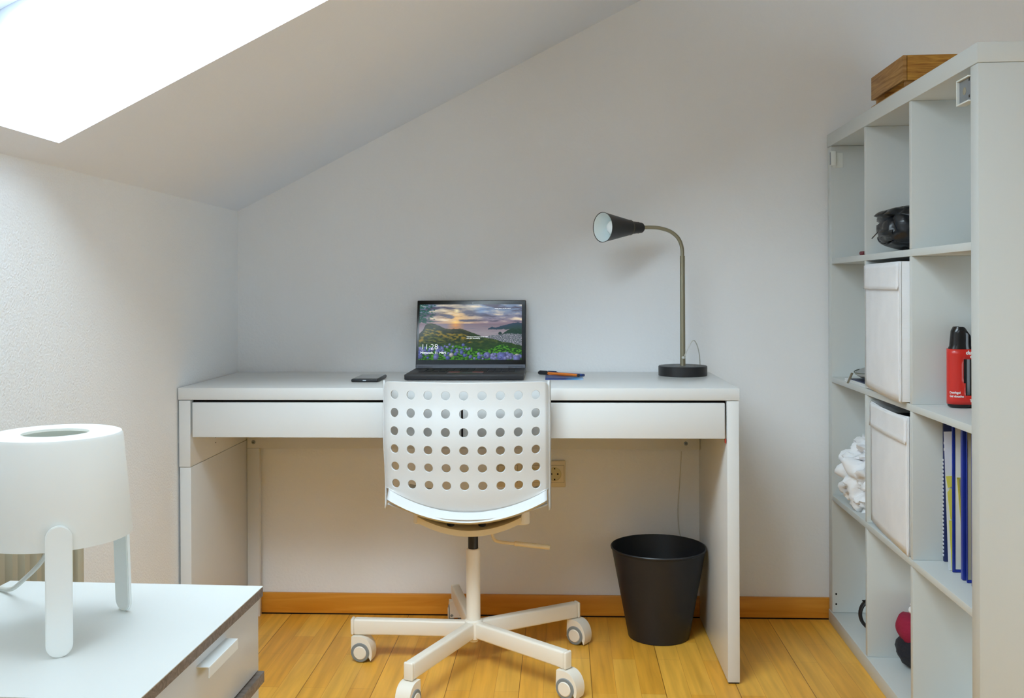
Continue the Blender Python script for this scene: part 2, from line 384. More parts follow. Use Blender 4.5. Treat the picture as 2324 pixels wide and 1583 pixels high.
# lid
tilt = math.atan2(.050, .2055)
lid = bpy.data.objects.new('lid_pivot', None)
bpy.data.objects.remove(lid)
ML = Matrix.Translation((0, -.073, .012)) @ Matrix.Rotation(-tilt, 4, 'X')
LH = .213
bm = BM(); box(bm, -.1655, .1655, -.0, .007, .004, LH, .003, M=ML); lid = obj('lid', bm, M_lap, lap)
bm = BM(); box(bm, -.1635, .1635, -.0009, -.0001, .016, LH-.0025, .0003, 1, M=ML)
obj('bezel', bm, mat('glossy_black_bezel', (14, 16, 17), .12, spec=.25), lid)
bm = BM(); box(bm, -.1635, .1635, -.0010, .0002, .004, .0155, M=ML); obj('hinge_strip', bm, M_lap2, lid)
for x in (-.145, .125):
    bm = BM(); tube(bm, [(x-.012, -.068, .0165), (x+.032, -.068, .0165)], .006, 16); obj('hinge', bm, M_lap2, lap)
bm = BM(); lathe(bm, [(0, .0003), (.0012, .0002), (.0012, 0)], 12, M=ML @ Matrix.Translation((.004, -.0010, LH-.0095)) @ Matrix.Rotation(PI/2, 4, 'X'))
obj('webcam', bm, mat('webcam_glint', (215, 225, 225), .3), lid)
# the picture on the screen
def wallpaper(u, v):
    """u right, v up in 0..1 -> sRGB colour of the lock-screen landscape"""
    fb = lambda x, y, o=4: noise.fractal(Vector((x, y, 3.1)), 1.0, 2.0, o)
    mixc = lambda a, b, t: tuple(x+(y-x)*max(0, min(1, t)) for x, y in zip(a, b))
    hor = .653
    def curve(pts, x):
        for (x0, y0), (x1, y1) in zip(pts, pts[1:]):
            if x0 <= x <= x1: return y0+(y1-y0)*(x-x0)/(x1-x0)
        return -1
    if v > hor:
        t = (v-hor)/(1-hor)
        c = mixc((140, 120, 132), (118, 136, 164), t*1.5)
        d = math.hypot((u-.36)*1.2, (v-.76)*1.0)
        c = mixc(c, (232, 180, 100), max(0, 1-d/.36)**1.2)
        n = fb(u*5+2, v*13, 5)
        c = mixc(c, (84, 82, 100), (n-.02)*3.0 if t > .08 else 0)
        c = mixc(c, (232, 214, 184), (-n-.12)*2.0)
        c = mixc(c, (112, 144, 190), max(0, .9-math.hypot((u-.60)/.09, (v-.88)/.10))*.8)
        c = mixc(c, (255, 235, 170), max(0, 1-math.hypot((u-.365)/.035, (v-.885)/.05)))
        c = mixc(c, (255, 205, 100), max(0, 1-math.hypot((u-.355)/.05, (v-.675)/.035)))
        f = fb(u*30, v*40, 4)
        if f > -.05+(u*6.0)*.55-.25 and u < .16: c = mixc(c, (34, 84, 72), .8)
    else:
        c = mixc((122, 106, 118), (150, 142, 148), (hor-v)/.17)
        c = mixc(c, (222, 146, 70), max(0, 1-abs(u-.355)/.09)*.85)
        n = fb(u*10, v*70, 3); c = mixc(c, (112, 110, 130), n*.8)
    jg = .006*fb(u*40, 2.)
    far = curve([(.673, .563), (.711, .593), (.75, .578), (.805, .613), (.86, .633), (.915, .663), (.959, .675), (1, .663)], u)
    if .545+.012*fb(u*30, 5) < v < far+jg: c = mixc((46, 66, 88), (40, 66, 62), (far-v)/.1)
    if u > .80 and v < .56+jg:
        low = curve([(.80, .45), (.83, .49), (.86, .53), (.9, .56), (1, .57)], u)
        if v < low+jg: c = mixc((36, 62, 56), (28, 56, 42), .5+fb(u*30, v*30))
    if math.hypot((u-.790)/.018, (v-.475)/.028) < 1: c = (32, 54, 54)
    town = curve([(.62, .40), (.70, .44), (.80, .455), (.86, .475), (1, .46)], u)
    if v < town+jg:
        n = noise.noise(Vector((u*95, v*110, 0))); c = mixc((104, 104, 120), (188, 186, 196), n*1.8) if n > 0 else mixc((88, 96, 104), (50, 78, 66), -n*2)
    ridge = curve([(0, .465), (.036, .534), (.063, .633), (.113, .663), (.162, .638), (.212, .60), (.255, .563), (.31, .554), (.354, .558), (.404, .563), (.453, .534), (.52, .489), (.585, .444), (.657, .395), (.75, .365), (.805, .325), (.887, .305), (1, .255)], u)
    if v < ridge+jg:
        n = fb(u*22, v*30, 5); dp = ridge-v
        c = mixc((30, 46, 24), (92, 96, 28), .35+n*1.8)
        if dp < .08 and u < .62: c = mixc(c, (34, 38, 26), .65)
        if .08 < dp < .20 and u < .62: c = mixc(c, (136, 112, 28), .3+n*1.3)
        if u > .5: c = mixc(c, (34, 66, 28), .5)
        if v < .30: c = mixc(c, (26, 60, 24), .55)
    lim = .25+.05*fb(u*9, 4)-(.08 if u > .52 else 0)+(.13*math.exp(-((u-.80)/.09)**2))
    if v < lim:
        n = fb(u*40, v*46, 5); c = mixc((16, 58, 18), (76, 142, 30), .38+n*2.2)
    return c
flowers = []
rf = random.Random(3)
for k in range(110):
    fu = rf.random()
    if fu < .5: fv = .02+.26*rf.random()*(1.0 if fu > .18 else .75)
    else: fv = .015+.10*rf.random()
    if .05 < fu < .46 and fv < .10 and rf.random() < .6: continue
    flowers.append((fu, fv, (.009+.009*rf.random())*(1.25-fv*1.2), rf.random()))
flowers += [(.81, .050, .048, .3), (.885, .065, .032, .5), (.665, .080, .034, .6), (.95, .02, .034, .5), (.32, .09, .022, .97), (.955, .06, .028, .99), (.02, .06, .022, .2), (.17, .045, .026, .5), (.45, .08, .018, .1), (.02, .20, .022, .5), (.13, .19, .024, .8), (.18, .16, .018, .7), (.23, .20, .018, .6)]
flowers.sort(key=lambda f: -f[1])
GX, GY = 300, 168
cols = np.zeros((GY+1, GX+1, 4)); cols[..., 3] = 1
for j in range(GY+1):
    for i in range(GX+1):
        cols[j, i, :3] = wallpaper(i/GX, j/GY)
jj, ii = np.mgrid[0:GY+1, 0:GX+1]; UU, VV = ii/GX, jj/GY
for fu, fv, fr_, k in flowers:
    d = np.hypot(UU-fu, (VV-fv)/1.78)/fr_
    d2 = np.hypot(UU-fu+fr_*.3, (VV-fv-fr_*.5)/1.78)/fr_
    cc = np.array([88+60*k, 102+48*k, 178+20*k]) if k < .95 else np.array([196, 196, 190])
    rip = .86+.16*np.sin(UU*700)*np.sin(VV*560)
    shade = np.clip(1.22-.5*d2, .55, 1.2)*rip
    msk = d < 1
    cols[msk, :3] = (cc*shade[..., None])[msk]
cols[..., :3] = np.clip(cols[..., :3], 0, 255)
lin = np.where(cols[..., :3] <= 10.31, cols[..., :3]/255/12.92, ((cols[..., :3]/255+.055)/1.055)**2.4)
sx0, sx1, sz0, sz1 = -.1575, .1530, .0290, LH-.0135
vv = []
for j in range(GY+1):
    for i in range(GX+1):
        vv.append(ML @ Vector((sx0+(sx1-sx0)*i/GX, -.0011, sz0+(sz1-sz0)*j/GY)))
ff = [(j*(GX+1)+i, j*(GX+1)+i+1, (j+1)*(GX+1)+i+1, (j+1)*(GX+1)+i) for j in range(GY) for i in range(GX)]
me = bpy.data.meshes.new('screen'); me.from_pydata(vv, [], ff)
at = me.color_attributes.new('picture', 'FLOAT_COLOR', 'POINT')
buf = np.concatenate([lin, np.ones((GY+1, GX+1, 1))], -1).reshape(-1); at.data.foreach_set('color', buf)
m, N, L, b = new_mat('lit_display'); a = N.new('ShaderNodeVertexColor'); a.layer_name = 'picture'
b.inputs['Base Color'].default_value = (.01, .01, .01, 1); b.inputs['Roughness'].default_value = .12; b.inputs['Specular IOR Level'].default_value = .12
L.new(a.outputs[0], b.inputs['Emission Color']); b.inputs['Emission Strength'].default_value = .62
me.materials.append(m); scr = bpy.data.objects.new('screen', me); COL.objects.link(scr); scr.parent = lid
scr['label'] = 'lit screen with sunset bay, green hills and blue hydrangeas'
M_txt = mat('screen_lettering', (235, 238, 240), .5, emit=(225, 230, 232), es=.8)
def scrtext(body, size, u, v, bold=0):
    p = ML @ Vector((sx0+(sx1-sx0)*u, -.0014, sz0+(sz1-sz0)*v))
    text('screen_text', body, size, M_txt, scr, p, (PI/2-tilt, 0, 0), ext=.00005, bold=bold)
scrtext('11:28', .0235, .022, .190, -.0005)
scrtext('Mittwoch, 11. März', .0098, .018, .110, 0)
for s_, x_, y_ in (('Gefällt Ihnen, was Sie sehen?', .735, .915),):
    scrtext(s_, .0042, x_, y_)
scrtext('Auf diesem Hintergrund ist mehr', .0048, .465, .405); scrtext('nach der Anmeldung', .0048, .465, .378)

# ------------------------------------------------------------------ phone
ph = thing('smartphone', 'black smartphone lying flat on the white desk left of the laptop', 'phone', (.4555, -.345, DH), 0)
bm = BM(); box(bm, -.037, .037, 0, .145, .0005, .0090, .0032, 3); obj('phone_body', bm, mat('black_phone_case', (26, 28, 33), .35), ph)
bm = BM(); box(bm, -.0335, .0335, .006, .139, .0089, .0094, .0002, 1); obj('phone_screen', bm, mat('black_glass', (12, 13, 14), .06), ph)
bm = BM(); tube(bm, [(-.0045, -.0002, .0048), (.0045, -.0002, .0048)], .0016, 10); obj('charging_port', bm, M_steel, ph)

# ------------------------------------------------------------------ pens and booklet
bk = thing('booklet', 'thin booklet with blue and white cover lying under the orange pen', 'booklet', (1.0, -.215, DH), 0)
m, N, L, b = new_mat('blue_white_cover'); v = coords(N, L, (9, 9, 9)); g = N.new('ShaderNodeTexGradient'); L.new(v, g.inputs[0])
cr = N.new('ShaderNodeValToRGB'); cr.color_ramp.elements[0].position = .0; cr.color_ramp.elements[0].color = (*srgb((40, 60, 120)), 1); cr.color_ramp.elements[1].position = .55; cr.color_ramp.elements[1].color = (*srgb((190, 205, 225)), 1)
e = cr.color_ramp.elements.new(.3); e.color = (*srgb((70, 140, 190)), 1)
L.new(g.outputs[0], cr.inputs[0]); L.new(cr.outputs[0], b.inputs['Base Color'])
bm = BM(); box(bm, -.052, .052, -.055, .045, 0, .0035, .0006); obj('pages', bm, mat('booklet_paper', (215, 218, 228), .6), bk)
bm = BM(); box(bm, -.0525, .0525, -.0560, -.0545, 0, .0042); box(bm, -.0525, .0525, -.056, .046, .0036, .0042); obj('cover', bm, m, bk, smooth=False)
def pen(label, p0, p1, body, tip, r=.0040, name='pen'):
    p0, p1 = Vector(p0), Vector(p1); d = (p1-p0); Lp = d.length
    q = d.to_track_quat('Z', 'Y')
    t = bpy.data.objects.new(name, None); COL.objects.link(t); t.location = p0; t.rotation_euler = q.to_euler(); tag(t, label, 'pen')
    bm = BM(); lathe(bm, [(0, .038), (r, .038), (r, Lp-.004), (r*.9, Lp-.004), (0, Lp-.004)], 6 if 'orange' in label else 16); obj('barrel', bm, body, t, ang=20)
    bm = BM(); lathe(bm, [(0, 0), (r*.9, .0), (r*1.15, .004), (r*1.15, .044), (r, .046), (0, .046)], 20); c = obj('cap', bm, tip, t)
    bm = BM(); lathe(bm, [(0, Lp-.0045), (r*.92, Lp-.0045), (r*.92, Lp), (r*.5, Lp+.001), (0, Lp+.001)], 16); obj('end_plug', bm, tip, t)
    bm = BM(); box(bm, -.0014, .0014, r*1.1, r*1.1+.0018, .004, .040, .0005); obj('clip', bm, tip, c)
M_or = mat('orange_barrel', (228, 126, 40), .4); M_bl = mat('blue_barrel', (46, 74, 140), .35)
pen('orange pen with black cap lying across the booklet on the desk', (.928, -.105, DH+.0057), (1.041, -.250, DH+.0102), M_or, mat('black_cap', (40, 42, 48), .4), .0046, 'orange_pen')
pen('blue pen lying just behind the orange pen on the desk', (.953, -.118, DH+.0060), (1.0555, -.237, DH+.0098), M_bl, mat('dark_blue_cap', (36, 48, 90), .4), .0042, 'blue_pen')

# ------------------------------------------------------------------ desk lamp
dl = thing('desk_lamp', 'black gooseneck desk lamp with nickel pole on the right of the desk', 'lamp', (1.3455, -.130, DH))
bm = BM(); lathe(bm, [(0, 0), (.069, 0), (.070, .001), (.070, .026), (.0685, .028), (0, .0285)], 64); obj('lamp_base', bm, M_black, dl)
bm = BM(); box(bm, -.028, .028, -.0302, -.018, .0284, .0288); obj('base_label', bm, mat('grey_label', (130, 132, 134), .4), dl)
bm = BM(); lathe(bm, [(0, .028), (.0082, .028), (.0078, .034), (.0072, .34), (.0072, .346), (0, .347)], 24); obj('pole', bm, M_nickel, dl)
neck = spline([(0, 0, .344), (-.0015, 0, .372), (-.012, 0, .398), (-.034, 0, .417), (-.064, -.001, .427), (-.094, -.002, .4295), (-.121, -.003, .4285)], 10)
bm = BM(); tube(bm, neck, .0054, 14); obj('gooseneck', bm, M_nickel, dl)
# head: local +Z runs from socket to mouth
ax = Vector((-.80, -.59, -.02)).normalized(); hp = Vector((-.116, 0, .4285))
MH = Matrix.Translation(hp) @ ax.to_track_quat('Z', 'Y').to_matrix().to_4x4()
bm = BM(); lathe(bm, [(0, 0), (.0125, 0), (.0148, .003), (.0150, .006), (.0195, .046), (0, .046)], 40, M=MH)
for k in range(10):
    a = 2*PI*k/10; box(bm, -.0007, .0007, .0152, .0166, .012, .034, M=MH @ Matrix.Rotation(a, 4, 'Z'))
sk = obj('socket', bm, M_black, dl)
bm = BM(); lathe(bm, [(.0192, .0455), (.0215, .047), (.0425, .147), (.0430, .148), (.0420, .1475), (.0410, .1465), (.0185, .052), (0, .0515)], 56, M=MH); sh = obj('lamp_shade', bm, M_black, dl)
bm = BM(); lathe(bm, [(.0206, .0448), (.0222, .046), (.0222, .0485), (.0206, .049)], 48, M=MH, close=True); obj('ring', bm, mat('dark_olive_ring', (84, 82, 66), .4), sh)
bm = BM(); lathe(bm, [(.0412, .1470), (.0400, .1455), (.0178, .0535), (0, .0530)], 56, M=MH); obj('inner_reflector', bm, mat('white_reflector', (226, 238, 240), .35), sh, label='white inside of the lamp shade')
bm = BM(); lathe(bm, [(0, .0535), (.010, .054), (.011, .066), (.019, .090), (.0215, .104), (.019, .117), (.010, .126), (0, .128)], 32, M=MH); obj('bulb', bm, mat('frosted_bulb', (245, 248, 248), .25), sh)
M_cord = mat('white_cord', (205, 205, 198), .5)
bm = BM()
tube(bm, spline([(.004, -.009, .056), (.018, -.004, .086), (.031, .004, .101), (.042, .014, .090), (.052, .030, .060), (.058, .055, .020), (.060, .078, .003), (.061, .1188, .0015)], 8), .0016, 8)
lathe(bm, [(0, -.004), (.0045, -.003), (.0055, 0), (.0045, .003), (0, .004)], 16, c=(.001, -.0105, .052))
obj('cord', bm, M_cord, dl)
cc = thing('power_cord', 'thin white cable hanging down the wall behind the black bin', 'cable', (1.36, -.006, .02))
bm = BM(); tube(bm, spline([(-.003, 0, .485), (-.008, .001, .40), (-.014, .002, .31), (-.010, 0, .24), (.002, -.006, .205), (.006, -.008, .17), (.004, -.008, .08), (.012, -.008, .052)], 8), .0016, 8); obj('cord', bm, M_cord, cc)

# ------------------------------------------------------------------ wall socket
sock = thing('wall_socket', 'cream triple power socket on the wall under the desk behind the chair', 'socket', (.902, YW, .4345))
M_sock = mat('cream_socket_plastic', (226, 214, 184), .4); M_sock2 = mat('socket_recess', (206, 196, 150), .45)
bm = BM(); box(bm, -.1045, .1045, -.010, 0, -.0405, .0405, .0035, 3); obj('frame', bm, M_sock, sock)
for k in (-1, 0, 1):
    cx = k*.071
    bm = BM(); box(bm, cx-.0285, cx+.0285, -.0115, -.0098, -.0260, .0260, .0012); ins = obj('cover_plate', bm, M_sock, sock)
    bm = BM()
    box(bm, cx-.0290, cx+.0290, -.01015, -.0100, -.0265, .0265); obj('joint_line', bm, M_gap, ins, smooth=False)
    bm = BM(); lathe(bm, [(0, 0), (.0190, 0), (.0196, .0016), (.0204, .0016), (.0206, 0)], 40, M=Matrix.Translation((cx, -.0117, 0)) @ Matrix.Rotation(PI/2, 4, 'X')); obj('recess', bm, M_sock2, ins)
    bm = BM()
    for q in (-.0095, .0095): lathe(bm, [(0, .0004), (.0026, .0003), (.0026, 0)], 14, M=Matrix.Translation((cx+q, -.0118, 0)) @ Matrix.Rotation(PI/2, 4, 'X'))
    for q in (-.0165, .0165): box(bm, cx-.002, cx+.002, -.0135, -.0118, q-.002, q+.002)
    obj('contact_hole', bm, M_gap, ins)

# ------------------------------------------------------------------ waste bin
wb = thing('waste_bin', 'round black plastic waste bin on the floor by the right desk leg', 'bin', (1.2700, -.158, 0))
bm = BM(); lathe(bm, [(0, .004), (.0835, .004), (.0835, 0), (.087, .001), (.1335, .250), (.1360, .2515), (.1370, .2555), (.1355, .2580), (.1335, .2570), (.1325, .253), (.085, .008), (0, .008)], 72); obj('bin_body', bm, M_bin, wb)

# ------------------------------------------------------------------ swivel chair
CX, CY = .7535, -.381
ch = thing('swivel_chair', 'white perforated plastic swivel chair on five castors pushed to the desk', 'chair', (CX, CY, 0))
# perforated backrest: flat sheet with round holes, bent in two directions
YB = -.600-CY
def back_map(s, z):
    """s across (arc length), z height -> local position"""
    R = .50
    a = max(-.40, min(.40, s/R)); x = R*math.sin(a); y = R*(1-math.cos(a))
    ex = abs(s)-.40*R
    if ex > 0:
        x += math.copysign(ex*.72, s); y += ex*.95
    t = (z-.45)/(.770-.45)
    y += .012*math.cos(2*PI*(t-.12))*(1 if t < .7 else 1) - .110*max(0, t-.80)**1.2
    if z < .515: y += .020*((.515-z)/.07)**2*(1-min(1, (x/.2)**2))
    zz = z
    if z < .500: zz = .500-(.500-z)*(1-min(.96, (abs(x)/.2035)**2))
    return Vector((x, YB+y, zz))
NC, NR, P_ = 9, 6, .0447
hr = .0112; z_top_row = .7375
TN = [math.tan(math.radians(q)) for q in (-45, -30, -15, 0, 15, 30, 45)]
def ticks(c0, n, step): return sorted({round(c0+step*i+step/2*t, 6) for i in range(n) for t in TN})
XS = ticks(-4*P_, NC, P_); ZS = ticks(z_top_row-(NR-1)*P_, NR, P_)
SE = .2135; ZTOP, ZBOT = .7700, .446
XA = [-SE+(XS[0]+SE)*k/5 for k in range(5)]; XB = [-v for v in reversed(XA)]
ZA = [ZBOT+(ZS[0]-ZBOT)*k/8 for k in range(8)]; ZC_ = [ZS[-1]+(ZTOP-ZS[-1])*k/6 for k in range(1, 7)]
bm = BM(); vcache = {}
def g(s, z):
    key = (round(s, 5), round(z, 5))
    if key not in vcache:
        zz = z
        if z > .745:                                            # rounded upper corners
            e = abs(s)-.1955
            if e > 0: zz = z-(z-.745)/.025*(.018-math.sqrt(max(0, .018**2-e*e)))
        vcache[key] = bm.verts.new(back_map(s-.0035, zz))
    return vcache[key]
def grid(xs, zs_):
    for z0, z1 in zip(zs_, zs_[1:]):
        for x0, x1 in zip(xs, xs[1:]): bm.faces.new((g(x0, z0), g(x1, z0), g(x1, z1), g(x0, z1)))
grid(XA+[XS[0]], ZA+ZS+ZC_); grid([XS[-1]]+XB, ZA+ZS+ZC_); grid(XS, ZA+[ZS[0]]); grid(XS, [ZS[-1]]+ZC_)
for j in range(NR):
    for i in range(NC):
        cx_, cz_ = (i-4)*P_, z_top_row-j*P_
        K = 24; sq, r1, r0 = [], [], []
        for k in range(K):
            a = 2*PI*k/K; ca, sa = math.cos(a), math.sin(a); m_ = max(abs(ca), abs(sa))
            sq.append(g(cx_+ca/m_*P_/2, cz_+sa/m_*P_/2)); r1.append(g(cx_+ca*hr*1.08, cz_+sa*hr*1.08)); r0.append(g(cx_+ca*hr, cz_+sa*hr))
        for k in range(K):
            k2 = (k+1) % K
            bm.faces.new((sq[k], sq[k2], r1[k2], r1[k])); bm.faces.new((r1[k], r1[k2], r0[k2], r0[k]))
bmesh.ops.remove_doubles(bm, verts=bm.verts, dist=.00004)
o = obj('backrest', bm, M_chair, ch, solid=.0045, ang=60)
# rear rim of the seat: bright ledge curving below the back
def rimp(x, t):
    e = back_map(.50*math.asin(x/.50) if abs(x) < .1947 else math.copysign(.2+(abs(x)-.1947)/.72, x), .446)
    return Vector((x, e.y+.001-.004*min(1, t/.3)-.020*max(0, t-.3)/.7, e.z+.0005-.0215*t**1.3))
bm = BM(); n = 48; rows = [[bm.verts.new(rimp(-.199+.398*i/n, t)) for i in range(n+1)] for t in (0, .3, .6, .9, 1.0)]
low = [bm.verts.new(rimp(-.199+.398*i/n, 1.0)+Vector((0, .006, -.0045))) for i in range(n+1)]
rows.append(low)
for a, b_ in zip(rows, rows[1:]):
    for i in range(n): bm.faces.new((a[i], a[i+1], b_[i+1], b_[i]))
obj('seat_rim', bm, M_chair, ch, solid=.003, ang=60)
# seat pan
def seatp(x, t):
    zc = .432+.030*(x/.2)**2*(1-.3*t)-.014*math.sin(PI*t)-(.028*max(0, t-.85)/.15 if t > .85 else 0)
    return Vector((x*(1-.06*t), YB+.004+x*x*(1-t)+.415*t, zc))
bm = BM(); G = [[bm.verts.new(seatp(-.2+.4*i/30, j/30)) for i in range(31)] for j in range(31)]
for j in range(30):
    for i in range(30): bm.faces.new((G[j][i], G[j][i+1], G[j+1][i+1], G[j+1][i]))
obj('seat', bm, M_chair, ch, solid=.004, ang=60)
# side wings: the shell's folded edge running down past the ledge
for s in (-1, 1):
    bm = BM()
    pts = []
    for k in range(25):
        z = .770-.325*k/24; e = back_map(s*SE-.0035, max(z, .446)); 
        wy = .020+.030*max(0, (k-12)/12)**1.5
        if k > 20: wy *= math.sqrt(max(.03, 1-((k-20)/4.2)**2))
        pts.append((Vector((e.x+s*.0015, e.y-.001, z)), Vector((e.x+s*.006, e.y+wy, z+.0))))
    A = [bm.verts.new(p[0]) for p in pts]; B = [bm.verts.new(p[1]) for p in pts]
    for k in range(24): bm.faces.new((A[k], A[k+1], B[k+1], B[k]))
    obj('side_wing', bm, M_chair, ch, solid=.004, ang=60)
# mechanism
for x in (-.126, .134):
    bm = BM(); lathe(bm, [(0, 0), (.0185, 0), (.020, .002), (.020, .050), (0, .050)], 28, c=(x, -.10, .397)); obj('mounting_post', bm, M_powder, ch)
bm = BM()
n = 40; ringA = []
for i in range(n+1):
    x = -.128+.262*i/n; q = (x-.003)/.13; z = .350+.034*q**2 if abs(q) < 1 else .384
    z = .3765+.034*(abs(q)**2.0)
    ringA.append([bm.verts.new((x, -.16, z)), bm.verts.new((x, -.02+.0, z-.002)), bm.verts.new((x, -.02, z+.008)), bm.verts.new((x, -.16, z+.015))])
for a, b_ in zip(ringA, ringA[1:]):
    for k in range(4): bm.faces.new((a[k], a[(k+1) % 4], b_[(k+1) % 4], b_[k]))
bm.faces.new(ringA[0]); bm.faces.new(list(reversed(ringA[-1])))
obj('support_bracket', bm, M_cream, ch, label='cream metal bracket under the seat')
bm = BM(); box(bm, -.12, .125, -.10, .10, .408, .416, .003); box(bm, -.06, .06, -.08, .08, .368, .410, .006); obj('mechanism_plate', bm, M_cream, ch)
for x in (-.047, .033):
    bm = BM(); lathe(bm, [(0, 0), (.009, 0), (.010, .004), (.010, .012), (0, .014)], 14, c=(x, -.125, .396)); obj('bolt', bm, M_black, ch)
bm = BM(); tube(bm, spline([(.052, 0, .372), (.052, -.004, .345), (.056, -.006, .333), (.066, -.008, .3265), (.10, -.010, .3225), (.118, -.010, .3215)], 6), .0042, 10); lv = obj('height_lever', bm, M_cream, ch)
bm = BM(); tube(bm, [(.110, -.010, .3220), (.112, -.010, .3218), (.203, -.012, .3125), (.205, -.012, .3123)], [.004, .0062, .0062, .005], 14); obj('lever_grip', bm, M_cream, lv)
bm = BM(); lathe(bm, [(0, .290), (.0135, .290), (.0135, .372), (0, .372)], 28); obj('gas_lift', bm, M_black, ch)
bm = BM(); lathe(bm, [(0, .306), (.0150, .306), (.0178, .304), (.0188, .300), (.0188, .10), (0, .10)], 36); obj('column', bm, M_powder, ch)
bm = BM(); lathe(bm, [(0, .1175), (.0205, .117), (.024, .114), (.0245, .112), (.0245, .069), (.020, .066), (.0125, .066), (.0125, .058), (0, .058)], 40); obj('hub', bm, M_powder, ch)
ARM = [178, 104, 31, -41, -113.5]
RA = .332
CAST = [(.0, -1), (-.02, 0), (0, 0), (0, 0), (0, 0)]
# heading of each castor (direction its wheels trail) read from the photograph
HEAD = [-8, 100, -32, -32, 250]
for k, (a, hd) in enumerate(zip(ARM, HEAD)):
    Ma = Matrix.Rotation(math.radians(a), 4, 'Z')
    bm = BM()
    vs = box(bm, .018, RA-.008, -.0125, .0125, .0700, .1125, .0055, 3, M=Ma)
    arm = obj('base_arm', bm, M_powder, ch)
    bm = BM(); box(bm, RA-.0085, RA, -.0127, .0127, .0697, .1129, .0040, 3, M=Ma); obj('end_cap', bm, M_powder, arm)
    pv = Vector((math.cos(math.radians(a))*(RA-.016), math.sin(math.radians(a))*(RA-.016), 0))
    bm = BM()
    Mc = Matrix.Translation(pv) @ Matrix.Rotation(math.radians(hd), 4, 'Z')     # local +x = trailing direction
    tube(bm, [Mc @ Vector((0, 0, .071)), Mc @ Vector((0, 0, .058))], .0065, 14)
    # hood: profile in x-z extruded in y
    poly = [(-.010, .0675), (.010, .0685)]
    for q in range(13):
        th_ = math.radians(82-q*9.2); poly.append((.0135+.0345*math.cos(th_)*.98, .0250+.0430*math.sin(th_)))
    poly += [(.034, .024)]
    for q in range(13):
        th_ = math.radians(0+q*15); poly.append((.0145+.0225*math.cos(th_), .0250+.0235*math.sin(th_)))
    poly += [(-.0115, .020)]
    prism(bm, poly, -.0195, .0195, 'y', M=Mc)
    ca = obj('castor', bm, M_powder, ch, ang=50)
    for s in (-1, 1):
        bm = BM()
        Mw = Mc @ Matrix.Translation((.0145, s*.0145, .0262)) @ Matrix.Rotation(-s*PI/2, 4, 'X')
        lathe(bm, [(0, -.008), (.0225, -.008), (.0258, -.006), (.0262, 0), (.0258, .005), (.0240, .0072), (.0180, .0078), (0, .0078)], 40, M=Mw); w_ = obj('wheel', bm, M_tyre, ca)
        bm = BM(); lathe(bm, [(0, .0098), (.0160, .0094), (.0178, .0078), (.0178, .006), (0, .006)], 36, M=Mw); obj('wheel_disc', bm, M_powder, ca)

# ------------------------------------------------------------------ bookcase
BX, BY, TH_ = 1.7933, -.0196, -.0285
zs = .9938; BH = 1.464*zs; BU = 1.116; BD = .39
def SP(u, w, z): return Vector((BX+u*math.sin(TH_)+w*math.cos(TH_), BY-u*math.cos(TH_)+w*math.sin(TH_), z))
bc = thing('bookcase', 'tall white open bookcase with twelve cubes at the right side of the room', 'bookcase', (BX, BY, 0), TH_)
def bb(bm, u0, u1, w0, w1, z0, z1, bev=.001): box(bm, w0, w1, -u1, -u0, z0, z1, bev)
ZB = [.038, .3866, .7354, 1.0842]       # upper faces of the boards
bm = BM(); bb(bm, -.001, BU+.001, -.002, BD+.002, BH-.038, BH, .0015); obj('top_board', bm, M_shelf, bc)
bm = BM(); bb(bm, 0, BU, -.002, BD, 0, .038, .0015); obj('bottom_board', bm, M_shelf, bc)
for u in (.0, BU-.038):
    bm = BM(); bb(bm, u+.0005, u+.0375, .0, BD, .0385, BH-.0385); obj('side_panel', bm, M_shelf, bc)
for z in ZB[1:]:
    bm = BM(); bb(bm, .038, BU-.038, .0005, BD-.002, z-.016, z); obj('shelf_board', bm, M_shelf, bc)
tops = [ZB[1]-.016, ZB[2]-.016, ZB[3]-.016, BH-.038]
for u in (.3741, .7262):
    for z0, z1 in zip(ZB, tops):
        bm = BM(); bb(bm, u, u+.0161, .0008, BD-.002, z0+.0002, z1-.0002); obj('partition', bm, M_shelf, bc)
for z in (.093, .063):
    bm = BM(); lathe(bm, [(0, .0005), (.0028, .0004), (.0028, 0)], 12, M=Matrix.Translation((.011, -.0375, z)) @ Matrix.Rotation(PI/2, 4, 'X')); obj('pin_hole', bm, M_gap, bc)
# hinge brackets of removed doors, top corners
M_brk = mat('white_bracket_plastic', (222, 226, 222), .45)
bm = BM()
u1 = BU-.038
bb(bm, u1-.060, u1-.057, -.004, .014, 1.352, 1.402, .0006); bb(bm, u1-.057, u1, -.004, .014, 1.399, 1.402, .0006); bb(bm, u1-.057, u1, -.004, .014, 1.352, 1.355, .0006); bb(bm, u1-.057, u1, .010, .014, 1.355, 1.399)
br = obj('corner_bracket', bm, M_brk, bc)
bm = BM(); bb(bm, u1-.0565, u1-.001, .001, .0035, 1.3555, 1.3985); pl_ = obj('metal_plate', bm, M_steel, br)
bm = BM(); lathe(bm, [(.0055, 0), (.0065, .0005), (.0075, .0005), (.0078, 0)], 24, M=Matrix.Translation((.0009, -(u1-.030), 1.377)) @ Matrix.Rotation(-PI/2, 4, 'Y'), close=True)
lathe(bm, [(0, .0003), (.0056, .0002)], 24, M=Matrix.Translation((.0009, -(u1-.030), 1.377)) @ Matrix.Rotation(-PI/2, 4, 'Y')); obj('screw_hole', bm, mat('beige_hole', (150, 146, 128), .6), br)
M_rivet = mat('dark_rivet', (60, 62, 60), .4)
for z in (1.360, 1.392):
    bm = BM(); bb(bm, u1-.010, u1-.004, .000, .006, z, z+.006); obj('rivet', bm, M_rivet, br)
bm = BM(); bb(bm, .038, .0395, .004, .034, 1.352, 1.396, .0005); bb(bm, .039, .052, -.003, .011, 1.358, 1.400, .001); br = obj('corner_bracket', bm, M_brk, bc)
